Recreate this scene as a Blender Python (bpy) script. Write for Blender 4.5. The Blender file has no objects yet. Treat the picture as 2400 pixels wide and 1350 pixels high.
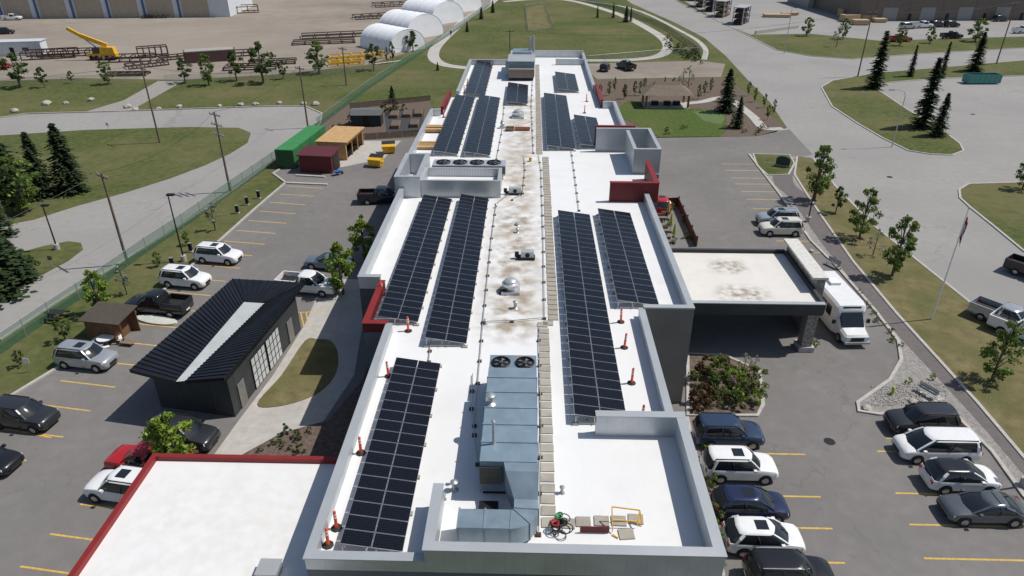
import bpy,math,random,bmesh
from mathutils import Vector,Matrix,Euler
R=math.radians;sin=math.sin;cos=math.cos;random.seed(11);rnd=random.uniform;PI=math.pi
S=bpy.context.scene;COL=S.collection
H=34.0;F=1640.0;PT=R(28.6);YW=R(1.53)
def W(px,py,z=0):
    u=(px-1200)/F;v=(py-675)/F
    t=(H-z)/(sin(PT)+v*cos(PT));X=u*t;Y=(cos(PT)-v*sin(PT))*t
    return (X*cos(YW)-Y*sin(YW),X*sin(YW)+Y*cos(YW))
def HT(px,pb,pt,zb=0):
    x,y=W(px,pb,zb);D=y*cos(YW)-x*sin(YW);v=(pt-675)/F
    return H-D*(sin(PT)+v*cos(PT))/(cos(PT)-v*sin(PT))-zb
# ---------------------------------------------------------------- materials
def M(name,c,rough=.75,metal=0,var=.12,scale=3,layers=(),bump=0,seam=None,spec=.4,alpha=None):
    m=bpy.data.materials.new(name);m.use_nodes=True;n=m.node_tree.nodes;l=m.node_tree.links
    b=n['Principled BSDF'];b.inputs['Roughness'].default_value=rough;b.inputs['Metallic'].default_value=metal
    b.inputs['Specular IOR Level'].default_value=spec
    g=n.new('ShaderNodeNewGeometry')
    def noise(sc,det=5):
        t=n.new('ShaderNodeTexNoise');t.inputs['Scale'].default_value=sc;t.inputs['Detail'].default_value=det
        l.new(g.outputs['Position'],t.inputs['Vector']);return t.outputs['Fac']
    def mr(src,a,b_,lo=0,hi=1):
        t=n.new('ShaderNodeMapRange');t.inputs[1].default_value=a;t.inputs[2].default_value=b_;t.inputs[3].default_value=lo;t.inputs[4].default_value=hi
        l.new(src,t.inputs[0]);return t.outputs[0]
    def mix(f,a,b_):
        t=n.new('ShaderNodeMix');t.data_type='RGBA'
        l.new(f,t.inputs[0])
        for i,q in ((6,a),(7,b_)):
            if isinstance(q,tuple):t.inputs[i].default_value=(*q[:3],1)
            else:l.new(q,t.inputs[i])
        return t.outputs[2]
    ns=noise(scale)
    col=mix(mr(ns,.3,.7),tuple(max(0,x*(1-var)) for x in c),tuple(min(1,x*(1+var)) for x in c))
    for L in layers:
        if L[0]=='crack':
            t=n.new('ShaderNodeTexVoronoi');t.feature='DISTANCE_TO_EDGE';t.inputs['Scale'].default_value=L[1]
            nz=n.new('ShaderNodeTexNoise');nz.inputs['Scale'].default_value=.5
            ad=n.new('ShaderNodeVectorMath');ad.operation='MULTIPLY_ADD'
            l.new(g.outputs['Position'],nz.inputs['Vector']);l.new(nz.outputs['Color'],ad.inputs[0]);ad.inputs[1].default_value=(5,5,0);l.new(g.outputs['Position'],ad.inputs[2])
            l.new(ad.outputs[0],t.inputs['Vector'])
            f=mr(t.outputs['Distance'],0,L[2],L[4],0)
        elif L[0]=='box':
            sp=n.new('ShaderNodeSeparateXYZ');l.new(g.outputs['Position'],sp.inputs[0]);sf=L[8]
            fs=[mr(sp.outputs[0],L[1]-sf,L[1]+sf),mr(sp.outputs[0],L[2]+sf,L[2]-sf),mr(sp.outputs[1],L[3]-sf,L[3]+sf),mr(sp.outputs[1],L[4]+sf,L[4]-sf),mr(noise(L[7],8),.38,.64,0,L[6])]
            f=fs[0]
            for q in fs[1:]:
                mm=n.new('ShaderNodeMath');mm.operation='MULTIPLY';l.new(f,mm.inputs[0]);l.new(q,mm.inputs[1]);f=mm.outputs[0]
            col=mix(f,col,L[5]);continue
        else: f=mr(noise(L[0],6),L[1],L[2],0,L[4])
        col=mix(f,col,L[3])
    if seam:
        sp=n.new('ShaderNodeSeparateXYZ');l.new(g.outputs['Position'],sp.inputs[0])
        fs=None
        for ax in seam[0]:
            a=n.new('ShaderNodeMath');a.operation='DIVIDE';l.new(sp.outputs['xyz'.index(ax)],a.inputs[0]);a.inputs[1].default_value=seam[1]
            fr=n.new('ShaderNodeMath');fr.operation='FRACT';l.new(a.outputs[0],fr.inputs[0])
            q=mr(fr.outputs[0],0,seam[2],seam[3],0)
            if fs is None:fs=q
            else:
                mm=n.new('ShaderNodeMath');mm.operation='MAXIMUM';l.new(fs,mm.inputs[0]);l.new(q,mm.inputs[1]);fs=mm.outputs[0]
        col=mix(fs,col,seam[4])
    l.new(col,b.inputs['Base Color'])
    if bump:
        t=n.new('ShaderNodeBump');t.inputs['Strength'].default_value=bump;t.inputs['Distance'].default_value=.1
        l.new(noise(scale*4,4),t.inputs['Height']);l.new(t.outputs[0],b.inputs['Normal'])
    if alpha is not None:b.inputs['Alpha'].default_value=alpha
    return m
def paint(name,c,rough=.25,metal=0):
    m=M(name,c,rough,metal,.04,2);m.node_tree.nodes['Principled BSDF'].inputs['Coat Weight'].default_value=.5;return m
grassM=M('grass',(.078,.098,.03),.95,0,.3,1.2,[(.05,.4,.62,(.15,.135,.062),.8),(.35,.5,.75,(.05,.068,.02),.55),(.9,.52,.7,(.17,.15,.08),.4),(9,.5,.8,(.15,.15,.07),.5)],bump=.5,spec=.1)
lawnM=M('lawn',(.078,.115,.03),.95,0,.25,1.5,[(.12,.45,.7,(.13,.13,.05),.6),(8,.5,.8,(.05,.08,.02),.5)],bump=.5,spec=.1)
dryM=M('dry_grass',(.165,.142,.068),.95,0,.25,1,[(.25,.45,.65,(.095,.105,.038),.75),(6,.5,.8,(.22,.19,.11),.5)],bump=.5,spec=.1)
dirtM=M('dirt',(.285,.245,.205),.95,0,.15,.2,[(.03,.4,.65,(.20,.168,.145),.8),(1.5,.5,.8,(.34,.30,.255),.4),(.012,.45,.6,(.33,.285,.235),.6)],bump=.3,spec=.1)
gravM=M('gravel',(.34,.32,.295),.95,0,.25,6,[(2.5,.45,.6,(.22,.205,.19),.5),(20,.55,.7,(.55,.53,.5),.6)],bump=.8,spec=.1)
mulchM=M('mulch',(.145,.11,.088),.95,0,.35,3,[(9,.5,.7,(.21,.165,.13),.6)],bump=.8,spec=.1)
aspM=M('asphalt',(.20,.188,.178),.9,0,.07,1,[(.09,.4,.65,(.165,.156,.148),.8),(.5,.55,.75,(.23,.218,.205),.4),('crack',.07,.005,(.10,.095,.09),.35),(1.3,.66,.8,(.11,.105,.10),.5),(14,.55,.75,(.24,.23,.22),.3)],bump=.12,spec=.2)
roadM=M('road_asphalt',(.31,.297,.28),.9,0,.06,1,[(.07,.4,.65,(.27,.258,.245),.8),('crack',.05,.006,(.17,.16,.15),.4),(12,.5,.75,(.34,.33,.31),.3)],bump=.12,spec=.2)
pathM=M('path_asphalt',(.15,.132,.128),.9,0,.1,2,spec=.2)
concM=M('concrete',(.46,.435,.40),.85,0,.1,1.5,[(.3,.45,.7,(.36,.34,.31),.5)],seam=('xy',1.6,.03,.35,(.2,.19,.17)),spec=.2)
kerbM=M('kerb_concrete',(.44,.415,.38),.85,0,.12,2,spec=.2)
yelM=M('line_paint',(.62,.40,.09),.8,0,.2,6,[(5,.58,.72,(.24,.21,.16),.5)],spec=.2)
roofM=M('membrane',(.76,.755,.74),.55,0,.02,.6,[(.25,.5,.75,(.68,.67,.65),.4),('box',-3.5,.9,42,112,(.56,.52,.455),.85,.3,1),('box',-3.2,.7,41,64,(.30,.235,.16),.9,.9,1.1),('box',-3,.8,64,112,(.36,.29,.21),.75,.8,1.1),('box',-22,-11,17,31,(.60,.55,.46),.3,1.5,2),(.9,.62,.78,(.55,.52,.47),.25)],seam=('x',3.05,.012,.16,(.5,.5,.5)),spec=.3)
canroofM=M('canopy_membrane',(.70,.67,.62),.6,0,.04,.8,[('box',16.5,20.5,52.3,54.8,(.26,.21,.14),.9,1.6,.8),('box',17,20,57.5,60,(.26,.21,.14),.9,1.6,.7)],spec=.3)
galvM=M('galvanised_panel',(.52,.55,.57),.45,.5,.1,.8,seam=('xy',.9,.035,.5,(.26,.28,.29)))
capM=M('grey_cap_metal',(.44,.46,.47),.45,.3,.06,.5)
wallM=M('grey_cladding',(.13,.145,.16),.6,.1,.08,.7,seam=('xy',1.2,.02,.5,(.06,.06,.065)))
taupeM=M('taupe_cladding',(.19,.175,.16),.6,.1,.08,.7,seam=('z',.3,.06,.4,(.09,.085,.08)))
redM=M('red_cap_metal',(.24,.022,.022),.5,.1,.1,1)
redwM=M('red_cladding',(.125,.015,.018),.55,.1,.1,1,seam=('x',1.2,.02,.5,(.05,.01,.01)))
ahuM=M('blue_grey_sheet',(.215,.29,.35),.45,.2,.12,.9,[(1.2,.55,.75,(.31,.37,.41),.6)])
ductM=M('duct_sheet',(.27,.34,.39),.4,.45,.15,1.2)
darkM=M('black_metal',(.015,.015,.017),.5,.2,.2,3)
blkM=M('black_rubber',(.022,.022,.023),.7,0,.2,5)
alM=M('aluminium',(.55,.56,.57),.35,.7,.06,3)
steelM=M('galvanised_steel',(.45,.46,.46),.4,.6,.1,3)
paverM=M('concrete_paver',(.36,.33,.28),.9,0,.16,.9,bump=.3,spec=.15)
woodM=M('weathered_wood',(.22,.15,.095),.85,0,.25,3)
poleM=M('pole_wood',(.16,.115,.08),.9,0,.25,2)
plyM=M('plywood',(.50,.31,.14),.8,0,.15,2,seam=('xy',1.22,.02,.4,(.25,.14,.06)))
cedM=M('cedar_boards',(.17,.085,.045),.8,0,.25,2,seam=('z',.15,.1,.6,(.08,.04,.02)))
blackroofM=M('black_seam_metal',(.020,.023,.03),.38,.35,.15,1)
charM=M('charcoal_cladding',(.05,.055,.058),.6,.1,.15,1,seam=('xy',.4,.08,.6,(.02,.021,.022)))
stoneM=M('stone_veneer',(.34,.31,.27),.9,0,.4,4,[(7,.5,.65,(.14,.125,.105),.8)],bump=.8)
orangeM=M('orange_plastic',(.9,.11,.03),.45,0,.05,3)
whtM=M('white_plastic',(.8,.8,.78),.5,0,.04,3)
tentM=M('white_fabric',(.82,.83,.84),.6,0,.05,.3)
glassM=M('car_glass',(.014,.018,.022),.06,0,.1,1,spec=.8)
tyreM=M('tyre',(.018,.018,.018),.85,0,.1,5);rimM=M('rim',(.42,.43,.44),.3,.8,.1,5)
headM=M('lamp_lens',(.65,.67,.7),.1,.2,.05,5);tailM=M('tail_lens',(.35,.01,.01),.15,0,.05,5)
yelPM=M('yellow_paint',(.72,.42,.03),.45,0,.12,2);greenPM=M('green_container_paint',(.05,.24,.07),.5,.1,.12,1)
rustM=M('rusty_steel',(.085,.055,.045),.8,.2,.4,1.5);tanM=M('tan_siding',(.42,.35,.27),.7,0,.08,1,seam=('xy',1,.06,.3,(.22,.18,.13)))
blueM=M('blue_trim',(.06,.13,.28),.5,.1,.1,1);brownM=M('brown_siding',(.18,.145,.12),.7,0,.1,1,seam=('xy',.8,.08,.4,(.08,.065,.055)))
whiteSideM=M('pale_siding',(.62,.64,.66),.6,0,.06,1,seam=('xy',.6,.06,.3,(.35,.36,.38)))
fenceM=M('green_mesh',(.05,.15,.09),.7,0,.1,3,alpha=.5);chainM=M('chain_link',(.35,.37,.37),.5,.5,.1,3,alpha=.2)
barkM=M('bark',(.13,.105,.08),.95,0,.3,6,bump=.5)
def leaf(nm,c):
    m=M(nm,c,.7,0,.3,2.5,spec=.25);n=m.node_tree.nodes;l=m.node_tree.links
    b=n['Principled BSDF'];t=n.new('ShaderNodeBsdfTranslucent');a=n.new('ShaderNodeMixShader');a.inputs[0].default_value=.35
    src=b.inputs['Base Color'].links[0].from_socket;l.new(src,t.inputs[0]);l.new(b.outputs[0],a.inputs[1]);l.new(t.outputs[0],a.inputs[2])
    l.new(a.outputs[0],n['Material Output'].inputs[0]);return m
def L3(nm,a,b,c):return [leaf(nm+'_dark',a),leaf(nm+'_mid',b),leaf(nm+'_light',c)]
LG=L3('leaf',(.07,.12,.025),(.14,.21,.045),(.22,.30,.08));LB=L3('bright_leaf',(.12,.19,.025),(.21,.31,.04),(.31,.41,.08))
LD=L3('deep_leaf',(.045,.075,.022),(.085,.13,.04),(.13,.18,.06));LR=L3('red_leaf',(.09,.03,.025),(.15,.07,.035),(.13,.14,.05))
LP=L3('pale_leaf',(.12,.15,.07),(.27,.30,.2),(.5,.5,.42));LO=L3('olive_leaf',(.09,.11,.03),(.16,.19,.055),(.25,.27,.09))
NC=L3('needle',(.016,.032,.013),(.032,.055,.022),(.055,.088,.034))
pvM=bpy.data.materials.new('solar_cells');pvM.use_nodes=True
n=pvM.node_tree.nodes;l=pvM.node_tree.links;b=n['Principled BSDF'];b.inputs['Roughness'].default_value=.25;b.inputs['Specular IOR Level'].default_value=.3
uv=n.new('ShaderNodeUVMap');sp=n.new('ShaderNodeSeparateXYZ');l.new(uv.outputs[0],sp.inputs[0]);outs=[]
for i,k in ((0,12),(1,6)):
    a=n.new('ShaderNodeMath');a.operation='MULTIPLY';a.inputs[1].default_value=k;l.new(sp.outputs[i],a.inputs[0])
    f=n.new('ShaderNodeMath');f.operation='FRACT';l.new(a.outputs[0],f.inputs[0])
    c=n.new('ShaderNodeMath');c.operation='LESS_THAN';c.inputs[1].default_value=.07;l.new(f.outputs[0],c.inputs[0]);outs.append(c)
mx=n.new('ShaderNodeMath');mx.operation='MAXIMUM';l.new(outs[0].outputs[0],mx.inputs[0]);l.new(outs[1].outputs[0],mx.inputs[1])
mi=n.new('ShaderNodeMix');mi.data_type='RGBA';mi.inputs[6].default_value=(.004,.005,.009,1);mi.inputs[7].default_value=(.028,.032,.045,1);l.new(mx.outputs[0],mi.inputs[0]);l.new(mi.outputs[2],b.inputs['Base Color'])
# ---------------------------------------------------------------- mesh helper
class MB:
    def __init__(s):s.v=[];s.f=[];s.m=[];s.k=0
    def mt(s,k):s.k=k;return s
    def add(s,vs,fs):
        o=len(s.v);s.v+=[tuple(v) for v in vs];s.f+=[tuple(i+o for i in f) for f in fs];s.m+=[s.k]*len(fs);return s
    def hexa(s,b,t):
        n=len(b);return s.add(list(b)+list(t),[tuple(range(n))[::-1],tuple(range(n,2*n))]+[(i,(i+1)%n,n+(i+1)%n,n+i) for i in range(n)])
    def loft(s,rings):
        n=len(rings[0]);N=len(rings);vs=[p for r in rings for p in r]
        return s.add(vs,[(i*n+j,i*n+(j+1)%n,(i+1)*n+(j+1)%n,(i+1)*n+j) for i in range(N-1) for j in range(n)]+[tuple(range(n))[::-1],tuple(range((N-1)*n,N*n))])
    def box(s,x0,x1,y0,y1,z0,z1):
        return s.hexa([(x0,y0,z0),(x1,y0,z0),(x1,y1,z0),(x0,y1,z0)],[(x0,y0,z1),(x1,y0,z1),(x1,y1,z1),(x0,y1,z1)])
    def cbox(s,x,y,z,a,b,c):return s.box(x-a/2,x+a/2,y-b/2,y+b/2,z,z+c)
    def prism(s,p,z0,z1):return s.hexa([(x,y,z0) for x,y in p],[(x,y,z1) for x,y in p])
    def poly(s,p):return s.add(p,[tuple(range(len(p)))])
    def bar(s,a,b,w,h=None):
        a=Vector(a);b=Vector(b);d=(b-a).normalized();h=h or w
        q=Vector((0,0,1)) if abs(d.z)<.95 else Vector((0,1,0))
        u=d.cross(q).normalized()*w/2;k=u.normalized().cross(d).normalized()*h/2
        return s.hexa([a-u-k,a+u-k,a+u+k,a-u+k],[b-u-k,b+u-k,b+u+k,b-u+k])
    def tube(s,pts,r,n=8,r2=None):
        pts=[Vector(p) for p in pts];N=len(pts);rings=[]
        for i,p in enumerate(pts):
            d=(pts[min(i+1,N-1)]-pts[max(i-1,0)]).normalized();q=Vector((0,0,1)) if abs(d.z)<.9 else Vector((1,0,0))
            u=d.cross(q).normalized();k=u.cross(d);rr=r if r2 is None else r+(r2-r)*i/(N-1)
            rings.append([p+(u*cos(2*PI*j/n)+k*sin(2*PI*j/n))*rr for j in range(n)])
        return s.loft(rings)
    def lathe(s,prof,c=(0,0,0),n=20,axis='z'):
        rs=[]
        for r,z in prof:
            q=[]
            for j in range(n):
                a=2*PI*j/n;p=(r*cos(a),r*sin(a),z)
                if axis=='y':p=(p[0],p[2],p[1])
                q.append((c[0]+p[0],c[1]+p[1],c[2]+p[2]))
            rs.append(q)
        return s.loft(rs)
    def ribbon(s,pts,w,z0,z1=None,closed=False):
        P=[Vector((p[0],p[1])) for p in pts];N=len(P);L=[];Rr=[]
        for i,p in enumerate(P):
            a=P[i-1] if (i or closed) else p;b=P[(i+1)%N] if (i<N-1 or closed) else p
            d=(b-a);d=d.normalized() if d.length>1e-6 else Vector((1,0));q=Vector((-d.y,d.x))*w/2;L.append(p+q);Rr.append(p-q)
        for i in range(N if closed else N-1):
            j=(i+1)%N
            if z1 is None:s.poly([(*L[i],z0),(*Rr[i],z0),(*Rr[j],z0),(*L[j],z0)])
            else:
                s.poly([(*L[i],z1),(*Rr[i],z1),(*Rr[j],z1),(*L[j],z1)]);s.poly([(*L[i],z0),(*L[i],z1),(*L[j],z1),(*L[j],z0)]);s.poly([(*Rr[i],z0),(*Rr[j],z0),(*Rr[j],z1),(*Rr[i],z1)])
        return s
    def data(s,name,mats,smooth=None,o=(0,0,0)):
        me=bpy.data.meshes.new(name);me.from_pydata([(x-o[0],y-o[1],z-o[2]) for x,y,z in s.v],[],s.f)
        for m in (mats if isinstance(mats,(list,tuple)) else [mats]):me.materials.append(m)
        me.polygons.foreach_set('material_index',s.m)
        if smooth:
            me.polygons.foreach_set('use_smooth',[True]*len(s.f))
            if smooth<180:me.set_sharp_from_angle(angle=R(smooth))
        me.update();return me
    def build(s,name,mats,parent=None,smooth=None,world=False,loc=None):
        o=(0,0,0)
        if world and parent:o=tuple(parent.location)
        if loc:o=loc
        return inst(name,s.data(name,mats,smooth,o),parent,loc)
def inst(name,data,parent=None,loc=None):
    ob=bpy.data.objects.new(name,data);COL.objects.link(ob)
    if parent:ob.parent=parent
    if loc:ob.location=loc
    return ob
def sub(mb,name,mats,part,th):
    o=mb.build(name,mats);o.parent=part;o.location=tuple(-v for v in th.location);return o
def tag(o,label,cat,group=None,kind=None):
    o['label']=label;o['category']=cat
    if group:o['group']=group
    if kind:o['kind']=kind
    return o
def thing(name,label,cat,loc=(0,0,0),rz=0,group=None):
    o=bpy.data.objects.new(name,None);COL.objects.link(o);o.location=loc;o.rotation_euler=(0,0,rz);return tag(o,label,cat,group)
def st(name,mb,mat):
    o=mb.build(name,mat);o['kind']='structure';return o
def cr(P,closed=True,k=5):
    N=len(P);out=[]
    for i in range(N if closed else N-1):
        g=lambda j:Vector(P[j%N] if closed else P[max(0,min(N-1,j))])
        a,b,c,d=g(i-1),g(i),g(i+1),g(i+2)
        for q in range(k):
            t=q/k;out.append(tuple(.5*((2*b)+(c-a)*t+(2*a-5*b+4*c-d)*t*t+(3*b-a-3*c+d)*t**3)))
    if not closed:out.append(tuple(P[-1]))
    return out
def pw(p,z=0):return [W(x,y,z) for x,y in p]
def area(name,pix,z,mat,curve=False,kerb=False):
    P=pw(pix);P=cr(P) if curve else P
    m=MB();m.prism(P,-.3,z);st(name,m,mat)
    if kerb:
        k=MB();k.ribbon(P,.28,0,z+.035,True);st('kerb',k,kerbM)
def kerbline(pix,curve=True):
    P=pw(pix);P=cr(P,False) if curve else P
    st('kerb',MB().ribbon(P,.28,0,.14),kerbM)
# ---------------------------------------------------------------- ground
m=MB();m.poly([(-3000,-600,0),(3000,-600,0),(3000,4000,0),(-3000,4000,0)]);st('ground',m,grassM)
def sheet(name,pix,z,mat,curve=False):
    P=pw(pix);P=cr(P) if curve else P
    st(name,MB().poly([(x,y,z) for x,y in P]),mat)
sheet('dirt_yard',[(-900,195),(0,190),(180,183),(420,187),(640,175),(860,152),(1000,110),(1090,60),(1150,5),(1165,-60),(-900,-60)],.004,dirtM)
sheet('road',[(-900,330),(0,277),(60,268),(280,262),(640,250),(715,250),(752,266),(750,288),(700,332),(640,375),(545,445),(430,522),(330,585),(240,640),(120,715),(0,795),(-900,1350)],.008,roadM)
area('grass_island',[(-900,380),(0,318),(200,305),(440,298),(560,300),(588,312),(580,335),(540,360),(480,388),(400,418),(300,450),(180,483),(80,515),(0,530),(-900,700)],.05,grassM)
area('grass_island',[(-900,850),(0,605),(100,578),(160,566),(190,570),(195,585),(160,612),(80,655),(0,705),(-900,1100)],.05,grassM)
sheet('gravel_track',[(200,262),(300,262),(350,235),(430,190),(370,190),(290,235)],.006,gravM)
kerbline([(-900,310),(0,276),(60,267),(280,261),(640,249),(715,249),(754,266),(751,290),(700,333),(640,377),(545,447),(430,524),(330,587),(240,642),(120,718),(0,798)],False)
lotL=[(-900,1500),(-300,1130),(0,945),(140,860),(300,748),(400,668),(500,578),(600,488),(668,430),(640,406),(655,398),(760,350),(830,322),(1040,322),(1000,700),(860,1400),(-300,1900)]
sheet('parking_lot',lotL,.012,aspM)
kerbline([(-500,1250),(-300,1130),(0,945),(140,860),(300,748),(400,668),(500,578),(600,488),(668,430)],False);kerbline([(670,429),(640,407),(655,398)],False)
sheet('road',[(1385,-60),(1480,8),(1580,52),(1650,88),(1700,130),(1755,190),(1805,240),(1845,300),(1770,320),(1500,322),(1500,600),(1650,2200),(3600,2200),(3600,1100),(3600,-60),(1640,-60)],.008,roadM)
sheet('parking_lot',[(1400,325),(1770,320),(1850,303),(1905,362),(1870,370),(1840,420),(1905,560),(2010,650),(2115,800),(2110,850),(2085,890),(2010,945),(2040,972),(2230,968),(2330,1060),(2700,1500),(2700,2100),(1400,2200)],.012,aspM)
area('grass_verge',[(1560,-50),(1600,0),(1700,58),(1760,82),(1900,80),(2060,96),(2400,86),(3200,75),(3200,92),(2400,113),(2150,127),(2000,139),(1900,132),(1820,118),(1770,92),(1680,48),(1590,5),(1520,-50)],.1,grassM,kerb=True)
area('grass_island',[(1925,205),(1950,190),(2050,172),(2400,142),(3200,110),(3200,130),(2400,178),(2200,184),(2070,195),(2060,213),(2130,260),(2200,300),(2250,338),(2258,354),(2232,364),(2180,362),(2130,354),(2070,325),(2010,290),(1950,250)],.1,grassM,kerb=True)
area('grass_island',[(2248,445),(2270,432),(2400,428),(3200,430),(3200,1000),(2400,590),(2330,532),(2275,488),(2250,465)],.1,grassM,kerb=True)
area('grass_verge',[(1868,368),(1905,372),(1960,440),(2050,532),(2150,612),(2270,708),(2400,820),(3000,1300),(3000,1600),(2400,1075),(2290,945),(2200,845),(2100,735),(2000,615),(1930,515),(1890,455),(1862,410)],.1,dryM,kerb=True)
GB=[(1755,362),(1870,368),(1862,410),(1890,455),(1930,515),(2000,615),(2100,735),(2290,945),(2400,1075),(2800,1500),(2700,1560),(2400,1165),(2325,1060),(2240,975),(2200,962),(2060,972),(2012,965),(2010,945),(2085,892),(2110,845),(2105,800),(2050,728),(1960,625),(1900,565),(1830,460)]
sheet('gravel_bed',GB,.05,gravM)
kerbline([(1755,362),(1830,460),(1900,565),(1960,625),(2050,728),(2105,800),(2112,845),(2085,892),(2010,945),(2012,965),(2060,972),(2200,962),(2240,975),(2325,1060),(2400,1165),(2800,1560)],False)
P=cr(pw([(1845,372),(1835,425),(1880,470),(1945,560),(2020,650),(2120,765),(2220,870),(2330,985),(2420,1085),(2700,1400)]),False)
st('path',MB().ribbon(P,2.7,.06),pathM)
area('grass_island',[(1765,362),(1850,364),(1862,384),(1848,410),(1800,412),(1775,390)],.1,grassM,kerb=True)
area('park_lawn',[(1040,140),(1050,95),(1100,45),(1190,8),(1340,8),(1490,58),(1550,98),(1545,122),(1480,135),(1380,138),(1200,145)],.03,grassM,True)
for q,w_ in (([(1180,-20),(1150,8),(1100,40),(1050,82),(1018,118),(1025,145),(1080,158),(1200,165)],3.0),([(1180,4),(1260,-2),(1340,2),(1440,30),(1510,62),(1562,98),(1552,128),(1480,140),(1360,142)],3.0),([(1340,-2),(1480,20),(1600,75),(1650,110),(1650,140)],1.4)):
    st('path',MB().ribbon(cr(pw(q),False),w_,.036),concM)
sheet('gravel_area',[(1360,150),(1640,142),(1700,150),(1690,180),(1400,186)],.006,dirtM)
sheet('mulch_bed',[(1395,188),(1700,182),(1760,225),(1840,300),(1790,322),(1540,324),(1460,300),(1400,215)],.008,mulchM)
area('lawn',[(1475,236),(1560,240),(1600,252),(1700,262),(1705,300),(1690,320),(1545,322),(1490,292),(1430,262)],.05,lawnM)
sheet('putting_green',[(1625,262),(1680,258),(1700,278),(1690,292),(1650,284)],.056,M('putting_turf',(.10,.155,.05),.9,0,.1,2))
st('path',MB().ribbon(cr(pw([(1835,302),(1790,300),(1760,270),(1700,230),(1640,240),(1560,246)]),False),1.8,.06),concM)
sheet('wild_patch',[(1232,18),(1278,10),(1295,65),(1238,72)],.036,dryM)
sheet('mulch_bed',[(830,240),(1010,232),(1000,322),(830,330),(720,300)],.016,mulchM)
sheet('rubber_mat',[(900,258),(995,255),(990,308),(905,310)],.020,M('dark_ground',(.05,.052,.056),.9))
sheet('concrete_pad',[(745,385),(840,330),(940,330),(900,372),(800,392)],.016,concM)
sheet('concrete_path',[(470,1110),(560,985),(640,880),(715,760),(745,690),(800,655),(850,655),(850,760),(830,880),(760,985),(640,1060)],.02,concM)
area('lawn',[(603,948),(660,880),(715,800),(745,796),(775,800),(792,830),(785,880),(740,925),(660,952)],.06,dryM,True)
sheet('mulch_bed',[(560,1070),(660,1015),(770,985),(850,890),(880,800),(900,1100)],.024,mulchM)
area('planting_bed',[(1612,830),(1700,835),(1780,870),(1788,950),(1775,975),(1612,975)],.1,mulchM,kerb=True)
sheet('pavement',[(1560,965),(1612,965),(1700,1350),(1620,1350)],.02,concM)
m=MB();sd=Vector(W(225,925))-Vector(W(85,908));LA=math.atan2(sd.y,sd.x);sd.normalize()
a=Vector(W(672,436));b_=Vector(W(0,1005));L=(b_-a).length;N=int(L/2.9)
for i in range(N+1):
    q=a+(b_-a)*i/N
    m.bar((q.x+sd.x*.3,q.y+sd.y*.3,.014),(q.x+sd.x*5.3,q.y+sd.y*5.3,.014),.13,.006)
for (x0,y0,x1,y1) in ((-20,1068,62,1080),(188,1182,275,1192),(118,1252,222,1266),(48,1328,215,1352),(690,733,700,765),(705,733,712,765),(718,733,722,762),(690,733,760,730),(-10,1000,120,1026)):
    A=W(x0,y0);B=W(x1,y1);m.bar((*A,.018),(*B,.018),.13,.006)
for y in (385,400,418,432,450,468,490,514,540,566,592):
    xr=1755+(y-362)*.85;A=W(xr-3,y);m.bar((A[0],A[1],.014),(A[0]-5.2,A[1],.014),.13,.006)
for y in (1062,1161,1235,1315,1400):
    for xs,d in ((1700+(y-1060)*.22,5.6),(2290+(y-1062)*.62,-7.0)):
        A=W(xs,y);m.bar((A[0],A[1],.014),(A[0]+d,A[1],.014),.13,.006)
A=W(2240,1030);m.bar((A[0],A[1],.014),(A[0]-5,A[1],.014),.13,.006)
st('parking_lines',m,yelM)
for p in ((1944,1035),(1858,518),(2280,268),(2085,415)):st('manhole_cover',MB().lathe([(.4,.013),(.4,.02)],(*W(*p),0)),darkM)
# ---------------------------------------------------------------- main building
RZ=7.6
BL=thing('care_home','long grey flat-roofed building with white membrane roof, stepped grey and red parapets','building',(-.6,21.5,0))
steps=[(21.5,-9.9,8.8),(31.2,-9.9,8.4),(41.6,-11.6,8.4),(44,-11.6,12),(48,-13.3,12),(67,-13.7,13),(75.5,-14.3,14.5),(84,-14.3,12.6),(100,-12.9,12.6),(105,-12.9,10.7),(111,-11.7,10.5),(137,-4,10.3),(145,None,None)]
Lp=[];Rp=[]
for i in range(len(steps)-1):
    y0,xl,xr=steps[i];y1=steps[i+1][0];Lp+=[(xl,y0),(xl,y1)];Rp+=[(xr,y0),(xr,y1)]
OUT=Rp+Lp[::-1];o2=[]
for p in OUT:
    if not o2 or (Vector(p)-Vector(o2[-1])).length>.01:o2.append(p)
m=MB();n_=len(o2)
for i in range(n_):
    a,b=o2[i],o2[(i+1)%n_];m.poly([(*a,0),(*b,0),(*b,RZ),(*a,RZ)])
m.build('wall',wallM,BL,world=True)
MB().poly([(x,y,RZ) for x,y in o2]).build('roof',roofM,BL,world=True)
def para(segs,body,cap,th=.38):
    for (x0,y0,x1,y1,top,side) in segs:
        mb=MB();c=MB()
        if x0==x1:
            xa,xb=sorted((x0,x0+side*th));mb.box(xa,xb,min(y0,y1),max(y0,y1),RZ-.02,top);c.box(xa-.06,xb+.04,min(y0,y1)-.05,max(y0,y1)+.05,top,top+.07)
        else:
            ya,yb=sorted((y0,y0+side*th));mb.box(min(x0,x1)+.004,max(x0,x1)-.004,ya+.003,yb,RZ-.02,top+.003);c.box(min(x0,x1)-.045,max(x0,x1)+.045,ya-.06,yb+.04,top+.003,top+.076)
        pb=mb.build('parapet',body,BL,world=True);sub(c,'parapet_cap',cap,pb,BL)
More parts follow.
